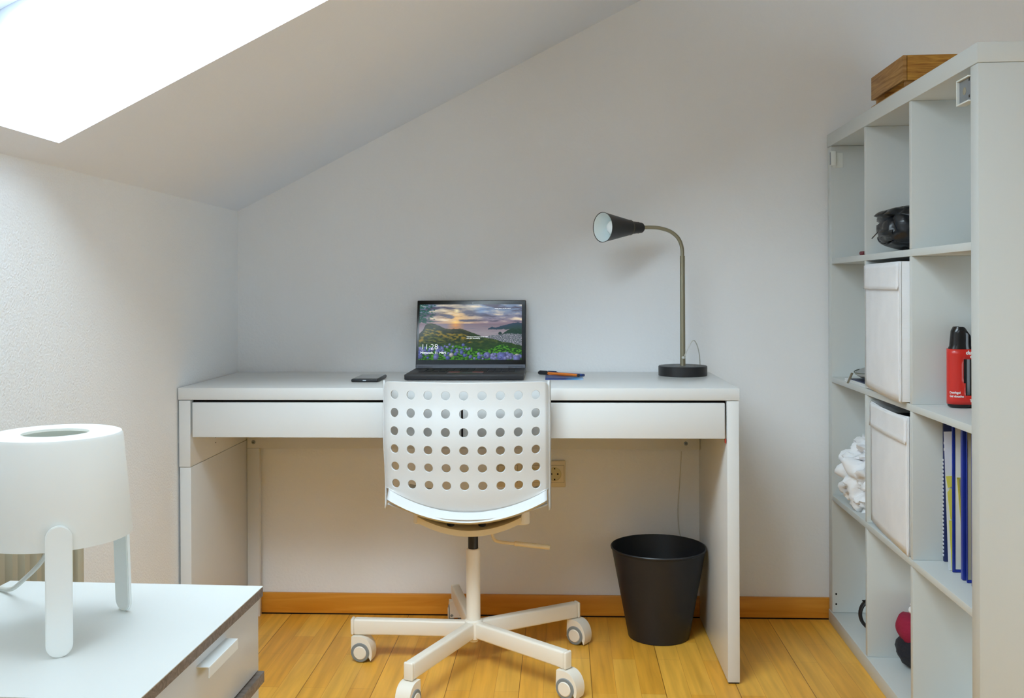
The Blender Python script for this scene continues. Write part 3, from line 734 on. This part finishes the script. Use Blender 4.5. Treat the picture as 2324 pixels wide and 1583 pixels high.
bm = BM(); bb(bm, .0385, .049, -.0042, -.0028, 1.360, 1.397); obj('metal_plate', bm, M_steel, br)

# helper: a thing standing in bookcase axes; local x = into the shelf (w), local y = toward the wall, z up
def sthing(name, label, cat, u, w, z, extra=0, group=None):
    return thing(name, label, cat, SP(u, w, z), TH_+extra, group)
# fabric boxes
def fab_mat():
    m, N, L, b = new_mat('white_woven_fabric'); v = coords(N, L)
    wv = N.new('ShaderNodeTexWave'); wv.inputs['Scale'].default_value = 160; wv.inputs['Distortion'].default_value = 4; wv.bands_direction = 'Z'; L.new(v, wv.inputs[0])
    n = N.new('ShaderNodeTexNoise'); n.inputs['Scale'].default_value = 14; L.new(v, n.inputs[0])
    r = N.new('ShaderNodeMix'); r.data_type = 'RGBA'; r.inputs[6].default_value = (*srgb((222, 224, 228)), 1); r.inputs[7].default_value = (*srgb((240, 241, 244)), 1)
    L.new(n.outputs[0], r.inputs[0]); L.new(r.outputs[2], b.inputs['Base Color']); b.inputs['Roughness'].default_value = .85
    bp = N.new('ShaderNodeBump'); bp.inputs['Strength'].default_value = .15; bp.inputs['Distance'].default_value = .002; L.new(wv.outputs[0], bp.inputs['Height']); L.new(bp.outputs[0], b.inputs['Normal'])
    return m
M_fab = fab_mat(); M_dark = mat('box_inside_shade', (40, 42, 48), .9)
def fabric_box(label, u0, u1, w0, z0, h, ang, sag, lean):
    W_b, D_b = u1-u0, .30
    t = sthing('fabric_box', label, 'storage box', u1, w0, z0, ang, 'white fabric boxes in the bookcase')
    # local: x into shelf, y from near (0) toward wall (W_b)
    bm = BM(); nx, nz = 16, 16
    def fp(a, c):    # front face, a across 0..1 near->wall, c height 0..1
        bow = -.006*math.sin(PI*a)*math.sin(PI*c)*lean
        return Vector((bow, a*W_b, c*h - sag*math.sin(PI*a)*(c > .99) + .010*(1-c)*a**3))
    G = [[bm.verts.new(fp(i/nx, j/nz)) for i in range(nx+1)] for j in range(nz+1)]
    for j in range(nz):
        for i in range(nx): bm.faces.new((G[j][i], G[j][i+1], G[j+1][i+1], G[j+1][i]))
    obj('front_panel', bm, M_fab, t, solid=.004, ang=60)
    bm = BM(); box(bm, .002, D_b, 0, .004, .002, h, .001); box(bm, .002, D_b, W_b-.004, W_b, .002, h, .001); box(bm, D_b-.004, D_b, .004, W_b-.004, .002, h, .001); box(bm, .003, D_b-.004, .004, W_b-.004, .002, .006); obj('side_walls', bm, M_fab, t)
    bm = BM(); box(bm, .006, D_b-.006, .006, W_b-.006, .2, h-.03); obj('inside_shade', bm, M_dark, t, smooth=False)  # dark block puts the shade inside the open box into colour
    bm = BM()
    G = [[bm.verts.new(fp(.015+i/nx*.97, .80+j/6*.19)+Vector((-.0045-.002*(j == 0), 0, 0))) for i in range(nx+1)] for j in range(7)]
    for j in range(6):
        for i in range(nx): bm.faces.new((G[j][i], G[j][i+1], G[j+1][i+1], G[j+1][i]))
    obj('fold_over_flap', bm, M_fab, t, solid=.0025, ang=60)
    bm = BM(); tube(bm, [fp(.004, .01+.98*k/20)+Vector((-.003, 0, 0)) for k in range(21)], .0016, 6); obj('piping', bm, M_fab, t)
    return t
fabric_box('white fabric box in the middle column, second cube from the top', .392, .713, -.014, ZB[2]+.0005, .322, -.040, .0, 1)
fabric_box('white fabric box in the middle column, third cube from the top, top edge slanting', .396, .716, .0015, ZB[1]+.0005, .318, -.030, .006, 1)

# wooden crate on top
M_crate = wood('pale_pine', (150, 104, 50), (196, 150, 88), .6, (4, 4, 60), 2.0)
M_crate2 = wood('yellow_pine', (150, 94, 22), (204, 150, 58), .6, (5, 60, 60), 2.5)
cr_ = sthing('wooden_crate', 'low wooden crate of pale slats on top of the bookcase', 'crate', .503, .060, BH)
CW, CD = .300, .269                                     # into shelf, toward wall
for z0, z1 in ((.006, .040), (.057, .119)):
    bm = BM(); box(bm, 0, .009, .0, CD, z0, z1, .0008); obj('slat', bm, M_crate, cr_)
    bm = BM(); box(bm, CW-.009, CW, .0, CD, z0, z1, .0008); obj('slat', bm, M_crate, cr_)
    bm = BM(); box(bm, .010, CW-.010, -.0, .009, z0, z1, .0008); obj('slat', bm, M_crate2, cr_)
    bm = BM(); box(bm, .010, CW-.010, CD-.009, CD, z0, z1, .0008); obj('slat', bm, M_crate2, cr_)
for x in (.010, CW-.028):
    for y in (.010, CD-.028):
        bm = BM(); box(bm, x, x+.018, y, y+.018, 0, .117, .0008); obj('corner_post', bm, M_crate, cr_)
bm = BM(); box(bm, .0285, CW-.0285, .010, CD-.010, .001, .006); obj('base_board', bm, M_crate2, cr_)
pk = sthing('packet', 'packet with red and blue print inside the wooden crate', 'packet', .445, .105, BH+.0065)
bm = BM(); box(bm, 0, .12, 0, .05, 0, .046, .003); obj('carton', bm, mat('dark_red_carton', (150, 60, 66), .5), pk)
bm = BM(); box(bm, -.0008, .02, -.0006, .03, .020, .040, .0002); obj('printed_panel', bm, mat('blue_print', (80, 96, 160), .5), pk)
pk = sthing('notebook', 'grey-green notebook lying in the wooden crate behind the red packet', 'notebook', .375, .095, BH+.0065)
bm = BM(); box(bm, 0, .17, 0, .13, 0, .036, .002); obj('pages', bm, mat('grey_green_cover', (110, 118, 112), .7), pk)

# crumpled soft shapes
def blob(bm, c, r, amp=.15, f=18, sq=(1, 1, 1), seed=0, sub=4, folds=0, flat=None):
    ret = bmesh.ops.create_icosphere(bm, subdivisions=sub, radius=1)
    for v in ret['verts']:
        d = v.co.normalized()
        p = d*1.0
        n = noise.fractal(Vector((p.x*f*.1+seed, p.y*f*.1, p.z*f*.1)), 1.0, 2.0, 3)
        k = 1+amp*n
        if folds: k += folds*(1-abs(math.sin((d.z*3.1+d.x*1.7+n*1.4+seed)*2.2)))**2 * .5 - folds*.2
        q = Vector((d.x*r[0]*k, d.y*r[1]*k, d.z*r[2]*k))
        v.co = Vector(c)+q
        if flat is not None and v.co.z < flat: v.co.z = flat
# black leather bag
bg_ = sthing('leather_bag', 'shiny black leather bag in the middle cube of the top row', 'bag', .53, .106, ZB[3]+.0005)
M_leather = mat('black_leather', (20, 24, 30), .3, bump=.5, bscale=28, vary=.3, vscale=20)
bm = BM(); ret = bmesh.ops.create_icosphere(bm, subdivisions=5, radius=1)
for v in ret['verts']:
    d = v.co.normalized(); pw = lambda q, e: math.copysign(abs(q)**e, q)
    x, y, z = pw(d.x, .75), pw(d.y, .8), pw(d.z, .62)
    z = z*.058*(1+.10*x); x = x*.112-(.012*(z > .03)); y = y*.095*(1-.25*max(0, z/.06))
    n = noise.fractal(Vector((x*14, y*14, z*14)), 1.0, 2.0, 3); r_ = abs(noise.noise(Vector((x*22+5, y*22, z*30))))
    k = 1+.07*n-.10*max(0, .18-r_)/.18
    v.co = Vector((x*k, y*k, max(-.0575, z*k)+.0585))
obj('bag_body', bm, M_leather, bg_, ang=80)
bm = BM(); tube(bm, spline([(-.106, .01, .040), (-.112, -.010, .046), (-.108, -.035, .046), (-.095, -.05, .045)], 8), .007, 8, ry=.009); obj('side_strap', bm, M_leather, bg_)
bm = BM(); tube(bm, [(-.106, .02, .056), (-.118, .045, .036)], .0013, 6); obj('zip_pull', bm, M_black, bg_)
# red case at the left
t = sthing('pen_case', 'dark red slim case lying in the left cube of the top row', 'case', .318, .004, ZB[3], .25)
bm = BM(); box(bm, 0, .13, -.016, .004, .0005, .011, .004, 3); obj('case_body', bm, mat('dark_red_leather', (110, 40, 46), .4), t)
bm = BM(); box(bm, .001, .13, -.0165, .0045, .0052, .0062, .0003); obj('seam', bm, mat('darker_red_seam', (70, 26, 32), .5), t)
# papers and grey pouch
t = sthing('paper_stack', 'flat stack of white papers under the grey pouch', 'papers', .375, .002, ZB[2])
bm = BM()
for k in range(5): box(bm, .000+.002*(k % 2), .27, .006, .205-.003*(k % 3), .0003+k*.0016, .0016+k*.0016)
obj('sheets', bm, mat('white_paper', (236, 238, 240), .7), t, smooth=False)
bm = BM(); box(bm, .006, .2, .008, .170, .0085, .0105); obj('dark_folder', bm, mat('navy_folder', (40, 48, 80), .5), t, smooth=False)
t = sthing('zip_pouch', 'grey fabric zip pouch lying on the papers in a left cube', 'pouch', .262, .103, ZB[2]+.0108)
M_pouch = mat('grey_pouch_fabric', (150, 152, 150), .7, bump=.2, bscale=90, vary=.1, vscale=25)
bm = BM(); blob(bm, (0, 0, .018), (.094, .105, .0185), .10, 12, seed=5, flat=.0004); obj('pouch_body', bm, M_pouch, t, ang=80)
bm = BM(); tube(bm, [(.0+.0945*math.cos(a), .1055*math.sin(a), .021+.002*math.cos(3*a)) for a in [PI*.6+k*PI*1.0/24 for k in range(25)]], .0016, 6); obj('zip', bm, mat('olive_zip', (96, 100, 84), .5), t)
bm = BM(); box(bm, -.0035, .0035, -.0012, .0012, -.034, 0, .001, M=Matrix.Translation((-.096, .030, .017)) @ Matrix.Rotation(.42, 4, 'X') @ Matrix.Rotation(.25, 4, 'Y')); obj('zip_tassel', bm, mat('taupe_tassel', (140, 134, 118), .6), t)
bm = BM(); box(bm, -.012, .012, -.004, .004, .030, .0385, .002, M=Matrix.Translation((-.02, -.045, .003)) @ Matrix.Rotation(.35, 4, 'X')); obj('pull_tab', bm, mat('taupe_tab', (132, 124, 112), .6), t)
# crumpled white cloth
t = sthing('crumpled_cloth', 'heap of crumpled white cloth in the left cube of the third row', 'cloth', .215, .095, ZB[1])
M_cloth = mat('white_cotton', (236, 236, 238), .85, bump=.5, bscale=35, sheen=.2)
bm = BM(); blob(bm, (0, 0, .095), (.100, .11, .100), .35, 26, seed=1, sub=5, folds=.22, flat=.001)
blob(bm, (.0, -.02, .155), (.075, .075, .048), .35, 30, seed=9, sub=5, folds=.25, flat=.001)
blob(bm, (-.005, -.045, .045), (.085, .065, .047), .3, 28, seed=4, sub=5, folds=.25, flat=.0005)
def cloth_disp(bm):
    for v in bm.verts:
        q = v.co+Vector((noise.noise(v.co*14), noise.noise(v.co*14+Vector((9, 0, 0))), 0))*.03
        n1 = noise.noise(Vector((q.x*22, q.y*22, q.z*44))); n2 = noise.noise(v.co*70+Vector((3, 1, 2)))
        r_ = .012*(1-abs(n1)*2.6)+.002*n2
        d = (v.co-Vector((0, 0, .09))).normalized(); v.co += d*r_
        if v.co.z < .0005: v.co.z = .0005
cloth_disp(bm)
obj('cloth_body', bm, M_cloth, t, ang=80)
# black looped strap with fringed end
t = sthing('looped_strap', 'black looped strap with fringed end in the bottom left cube', 'strap', .19, .079, .0400)
M_strap = mat('black_rubber', (24, 22, 24), .55)
bm = BM(); loop = [(-.004+.037*math.cos(a), 0, .045+.041*math.sin(a)) for a in [math.radians(95+k*7.5) for k in range(26)]]
tube(bm, loop, .0105, 10, ry=.0050, ref=(1, 0, 0)); obj('strap_band', bm, M_strap, t)
for k, (dx, dz) in enumerate(((-.036, .083), (-.033, .076), (-.027, .069), (-.020, .064))):
    bm = BM(); tube(bm, [(-.006, .002*k, .082+.002*k), (dx, .002*k-.003, dz)], .0022, 6); obj('fringe', bm, M_strap, t)
# dark bundle, maroon cloth, white cloth
t = sthing('black_bundle', 'rolled black fabric bundle on the floor board of the bottom middle cube', 'bundle', .455, .122, .038)
bm = BM(); blob(bm, (0, 0, .043), (.068, .06, .044), .12, 12, seed=3, flat=.0004); obj('bundle_body', bm, mat('black_wool', (24, 24, 34), .9, bump=.5, bscale=160, sheen=.05), t, ang=80)
t = sthing('maroon_cloth', 'maroon ribbed cloth lying on top of the black bundle', 'cloth', .452, .118, .038+.076)
bm = BM()
n = 30; rows = []
for j in range(12):
    tt = j/11; z = .052-.066*tt; rr = .044+.016*math.sin(tt*2.6)-.010*tt
    rows.append([bm.verts.new((rr*(1.2)*math.cos(2*PI*i/n)*(1+.04*math.sin(9*2*PI*i/n))+.008*tt, rr*.9*math.sin(2*PI*i/n)*(1+.04*math.sin(9*2*PI*i/n)), z+.004*math.sin(3*2*PI*i/n))) for i in range(n)])
for a, b_ in zip(rows, rows[1:]):
    for i in range(n): bm.faces.new((a[i], a[(i+1) % n], b_[(i+1) % n], b_[i]))
bm.faces.new(rows[0])
obj('cloth_body', bm, mat('maroon_wool', (150, 24, 58), .9, bump=.4, bscale=140), t, ang=80)
t = sthing('white_sock', 'small crumpled white cloth on top of the maroon cloth', 'cloth', .457, .122, .038+.128)
bm = BM(); blob(bm, (0.008, 0, .024), (.040, .036, .036), .35, 24, seed=6, folds=.2, flat=.011); obj('cloth_body', bm, M_cloth, t, ang=80)
tilt_ = 0

# shower gel three-pack
M_gel = mat('glossy_black_bottle', (24, 24, 26), .18); M_red = mat('red_sleeve', (205, 38, 28), .35, coat=.2); M_wht = mat('white_print', (240, 240, 238), .5)
gp = sthing('shower_gel_pack', 'red sleeved pack of black shower gel bottles in the right cube', 'shower gel', .790, .087, ZB[2], 0)
BRX, BRY = .0265, .0200
for k in range(3):
    xk = k*.050
    bm = BM()
    prof = [(0, .0), (.80, .0), (.98, .004), (1.0, .012), (1.0, .112), (.98, .122), (.93, .130)]
    rings = []
    for r, z in prof: rings.append([bm.verts.new((xk+BRX*r*math.cos(2*PI*i/32), BRY*r*math.sin(2*PI*i/32), z)) for i in range(32)])
    # cap: leaning, cut off at a slant
    for q in range(1, 11):
        tq = q/10; z = .130+.047*tq; r = .93-.10*tq-(.16*max(0, tq-.8)/.2)
        rings.append([bm.verts.new((xk+.002*tq+BRX*r*.92*math.cos(2*PI*i/32)+(-.000), BRY*r*math.sin(2*PI*i/32), z-.012*tq*tq*max(0, math.cos(2*PI*i/32))**1.5*1.6)) for i in range(32)])
    bm.faces.new(list(reversed(rings[0])))
    for a, b_ in zip(rings, rings[1:]):
        for i in range(32): bm.faces.new((a[i], a[(i+1) % 32], b_[(i+1) % 32], b_[i]))
    bm.faces.new(rings[-1]); obj('bottle', bm, M_gel, gp, ang=50)
# sleeve: stadium loop round the three bottles with a window on the camera side
def sleeve_pt(s):
    r_ = BRY+.0012; L1 = .100; e = BRX-BRY
    return s
bm = BM()
path = []     # (x,y,tag) counter-clockwise starting at the near side, left end
RX, RY = BRX+.001, BRY+.0012
NL = 24
for k in range(13): a = PI/2+PI*k/12; path.append((RX*math.cos(a), RY*math.sin(a)))     # left round end, wall side -> near side
for k in range(1, 26): path.append((.100*k/25, -RY))
for k in range(1, 13): a = -PI/2+PI*k/12; path.append((.100+RX*math.cos(a), RY*math.sin(a)))
for k in range(1, 25): path.append((.100-.100*k/25, RY))
zl = [.0085, .018, .028, .0405, .055, .07, .085, .097, .107, .1175, .1285]
G = [[bm.verts.new((x, y, z)) for x, y in path] for z in zl]
n = len(path)
for j in range(len(zl)-1):
    for i in range(n):
        x = (path[i][0]+path[(i+1) % n][0])/2; y = (path[i][1]+path[(i+1) % n][1])/2
        zc = (zl[j]+zl[j+1])/2
        if y < -RY*.9 and -.001+.006*(1 if zc < .06 else 0) < x < .094 and .028 < zc < .107: continue
        bm.faces.new((G[j][i], G[j][(i+1) % n], G[j+1][(i+1) % n], G[j+1][i]))
sl = obj('sleeve', bm, M_red, gp, ang=60, solid=.0006)
yt = -RY-.0008
text('brand_lettering', 'dusch', .0115, M_wht, sl, (.0040, yt, .1175), (PI/2, 0, 0), bold=.0004, shear=.15)
text('brand_lettering', 'das', .0095, M_wht, sl, (.0130, yt, .1098), (PI/2, 0, 0), bold=.0004, shear=.15)
text('sleeve_lettering', 'Fresh', .0105, M_wht, sl, (.0290, yt, .1135), (PI/2, 0, 0), bold=.0003, shear=.2)
text('sleeve_lettering', 'Trio fresh', .0078, M_wht, sl, (.0125, yt, .0145), (PI/2, 0, 0), bold=.0003)
def wrap_end(v):
    # bend flat text round the left end: x in metres along the wall of the sleeve, 0 at the front tangent point
    a = v.x/RX
    if v.x < 0: return Vector((RX*math.sin(a), -RY*math.cos(a)-.0008, v.y))
    return Vector((v.x, -RY-.0008, v.y))
def shifted(dx): return lambda co: wrap_end(Vector((co.x+dx, co.y, co.z)))
text('sleeve_lettering', 'Duschgel', .0068, M_wht, sl, (0, 0, .0320), (0, 0, 0), ext=0, bold=.0002, warp=lambda co: (lambda p: Vector((p.x, p.y, p.z)))(shifted(-.032)(co)))
text('sleeve_lettering', 'Gel douche', .0068, M_wht, sl, (0, 0, .0240), (0, 0, 0), ext=0, bold=.0002, warp=lambda co: shifted(-.032)(co))

# folders in the lower right cube
M_navy = mat('navy_card', (26, 40, 92), .5); M_blue = mat('blue_folder_plastic', (28, 50, 150), .35); M_paper = mat('paper_white', (226, 226, 220), .7); M_yel = mat('yellow_card', (214, 204, 90), .6); M_grey = mat('greyish_sheet', (176, 170, 150), .6)
zf = ZB[1]
t = sthing('notepad', 'dark navy spiral pad standing furthest back among the folders', 'notepad', .752, .066, zf)
bm = BM(); box(bm, 0, .215, 0, .008, .0005, .318, .0008); obj('cover', bm, M_navy, t)
bm = BM()
for k in range(26): box(bm, -.0018, .0006, .001, .007, .012+k*.0085, .0165+k*.0085, .0006)
obj('spiral_binding', bm, mat('white_binding', (210, 214, 220), .5), t)
bm = BM()
for z, l in ((.262, .012), (.248, .007)): box(bm, -.0005, l, -.0006, .0, z, z+.006)
box(bm, .001, .006, -.0006, 0, .250, .263)
obj('printed_mark', bm, M_wht, t, smooth=False)
def folder(label, u, w, thick, h, lean=0, cols=(M_blue, M_paper), width=.22, spine=.006):
    t = sthing('folder', label, 'folder', u, w, zf)
    bm = BM(); S = Matrix.Shear('XY', 4, (0, 0)) if False else None
    box(bm, 0, spine, -.0005, thick+.0005, .0008, h, .001); box(bm, spine, width, 0, thick, .0008, .0065, .0004); obj('spine', bm, cols[0], t)
    bm = BM(); box(bm, spine, width, .0005, thick-.0005, .0068, h-.003, .0004); obj('sheets', bm, cols[1], t)
    return t
f2 = folder('blue edged clear folder with white sheet, first in front of the navy pad', .836, .0535, .0035, .315)
folder('solid dark blue folder, between the two clear folders', .894, .0525, .010, .318, cols=(M_blue, M_blue), spine=.009)
folder('clear folder with pale sheet behind the rightmost blue folder', .912, .0545, .0035, .315, cols=(M_blue, M_grey), spine=.0015)
folder('rightmost blue folder, closest to the end panel', .944, .0540, .008, .312, cols=(M_blue, M_blue), spine=.006)
t = sthing('loose_sheet', 'white sheet leaning out beside the navy pad among the folders', 'paper', .822, .0440, zf)
bm = BM(); box(bm, .006, .20, 0, .001, .0008, .300, M=Matrix.Rotation(-.03, 4, 'Y')); obj('sheet', bm, mat('bright_paper', (224, 228, 238), .7), t, smooth=False)
t = sthing('sticky_notes', 'bright yellow notes sticking out left of the first clear folder', 'notes', .828, .043, zf)
bm = BM(); prism(bm, [(0, .205), (.030, .208), (.030, .190), (.004, .180)], 0, .001, 'y'); prism(bm, [(.003, .170), (.008, .178), (.03, .18), (.03, .110), (.009, .112)], 0, .001, 'y'); prism(bm, [(.006, .11), (.03, .11), (.03, .0008), (.012, .0008)], 0.0002, .0008, 'y')
obj('note', bm, mat('yellow_note', (226, 222, 96), .6), t, smooth=False)
t = sthing('yellow_divider', 'yellow edged grey divider in front of the first clear folder', 'divider', .852, .0575, zf)
bm = BM(); prism(bm, [(.0, .205), (.05, .206), (.05, .0008), (.010, .0008), (.009, .095)], 0, .001, 'y', M=None); obj('divider_card', bm, mat('beige_divider', (172, 166, 140), .6), t, smooth=False)
bm = BM(); prism(bm, [(-.0005, .207), (.0035, .207), (.0115, .095), (.0085, .095)], -.0004, .0014, 'y'); prism(bm, [(-.0005, .207), (.05, .208), (.05, .2045), (-.0005, .2035)], -.0004, .0014, 'y'); obj('edging', bm, M_yel, t, smooth=False)
t = sthing('plastic_tab', 'small dark clip between the first clear folder and the blue folder', 'clip', .868, .066, zf)
bm = BM(); prism(bm, [(.0, .300), (.006, .300), (.008, .24), (.0105, .0008), (.0085, .0008), (.004, .262), (0, .262)], 0, .002, 'y'); obj('clip_body', bm, mat('dark_clip', (48, 42, 40), .5), t, smooth=False)

# ------------------------------------------------------------------ drawer unit in the foreground
KA = math.atan2(.5266-.511, 1.95-1.532)
ku = thing('drawer_unit', 'low white drawer unit with grey-brown edge strips in the left foreground', 'drawer unit', (.5266, -1.532, 0), -KA*1.0)
KW, KD, KH = .4015, .418, .55     # local: x from 0 (drawer side) to -KW, y 0 (far) to -KD
KDR = .0
bm = BM(); box(bm, -KW, .0, -KD, 0, KH-.0012, KH); o = obj('top_surface', bm, mat('white_top_laminate', (220, 223, 221), .45), ku, smooth=False)
bm = BM(); box(bm, -KW+.0002, -.0002, -KD+.0002, -.0002, KH-.0150, KH-.0013); obj('top_board', bm, M_edge, ku, smooth=False, label='grey-brown edged board under the white top')
# far side panel, near side panel, back panel
for y0, y1 in ((-.019, -.001), (-KD+.001, -KD+.019)):
    bm = BM(); box(bm, -KW+.004, -.0302, y0, y1, 0, KH-.0152, .0008); obj('side_panel', bm, M_white, ku)
bm = BM(); box(bm, -KW+.001, -KW+.0038, -KD+.002, -.002, 0, KH-.0152); obj('back_panel', bm, M_white, ku)
z = KH-.0185
for k in range(4):
    bm = BM(); box(bm, -.0270, -.0070, -KD+.003, -.0015, z-.1085, z, .0010); d = obj('drawer', bm, M_white, ku)
    bm = BM(); yh0, yh1 = -.318, -.183
    yh0, yh1 = -.238, -.135
    box(bm, -.0095, .0100, yh0, yh1, z-.0145, z-.0128, .0005, 1); box(bm, .0085, .0101, yh0, yh1, z-.0275, z-.0135, .0005, 1); box(bm, -.0099, -.0087, yh0, yh1, z-.024, z-.0135, .0003, 1)
    obj('handle', bm, M_lampw, d)
    bm = BM(); box(bm, -.30, -.0302, -KD+.022, -.022, z-.09, z-.02); obj('drawer_box', bm, M_white, d, smooth=False)
    z2 = z-.1105
    if k < 3:
        bm = BM(); box(bm, -.055, .0012, -KD, .0008, z2-.0165, z2, .0006); obj('dividing_rail', bm, M_edge, ku, label='grey-brown edged rail between drawers')
    z = z2-.0195
bm = BM(); box(bm, -KW+.004, -.006, -KD+.004, -.004, 0, max(.004, z+.0175)); obj('plinth', bm, M_edge, ku, smooth=False)

# table lamp
tl = thing('table_lamp', 'white drum table lamp on three flat legs on the drawer unit', 'lamp', (.312, -1.738, KH))
bm = BM()
R0, R1 = .0950, .0830; zb, zt_ = .1275, .2630
prof = [(R0-.003, zb+.0008), (R0-.0005, zb), (R0, zb+.001), (R1+.0006, zt_-.005), (R1-.0015, zt_-.0012), (R1-.005, zt_), (.0435, zt_), (.0415, zt_-.0008), (.0410, zt_-.004), (.0425, zt_-.0048), (R1-.006, zt_-.0036), (R1-.0035, zt_-.008)]
lathe(bm, prof, 96, close=True); shd = obj('lamp_shade', bm, M_lampw, tl)
bm = BM(); lathe(bm, [(0, .150), (.020, .150), (.020, .195), (0, .195)], 32); lathe(bm, [(0, .193), (.012, .193), (.013, .205), (.030, .225), (.030, .24), (.020, .252), (0, .256)], 32); obj('bulb', bm, mat('bulb_glass', (235, 226, 196), .3), tl)
bm = BM()
for a in (-61, 59, 180):
    A = math.radians(a); tube(bm, [(0, 0, .155), (.094*math.cos(A), .094*math.sin(A), .155)], .003, 8)
obj('spider_arm', bm, M_lampw, tl)
for a in (-61, 59, 180):
    A = math.radians(a)
    bm = BM(); wl = .0155; hl = .160; pts = []
    for k in range(13): q = PI*k/12; pts.append((wl*math.cos(q), hl-wl+wl*math.sin(q)))
    for k in range(13): q = PI+PI*k/12; pts.append((wl*math.cos(q), wl+wl*math.sin(q)))
    Ml = Matrix.Rotation(A, 4, 'Z') @ Matrix.Translation((.1015, 0, .0001)) @ Matrix.Rotation(-.035, 4, 'Y') @ Matrix.Rotation(PI/2, 4, 'Z')
    prism(bm, pts, -.0030, .0030, 'y', M=Ml)
    bmesh.ops.bevel(bm, geom=[e for e in bm.edges if len(e.link_faces) == 2 and e.calc_face_angle(0) > 1.2], offset=.0012, segments=2, affect='EDGES')
    obj('leg', bm, M_lampw, tl)
bm = BM(); tube(bm, spline([(.0, .0, .150), (-.008, .012, .122), (-.05, .056, .076), (-.10, .104, .038), (-.142, .146, .0105), (-.175, .170, .004), (-.205, .186, .0035), (-.222, .195, -.030), (-.224, .197, -.12)], 8), .0032, 10)
obj('cord', bm, M_cord, tl)
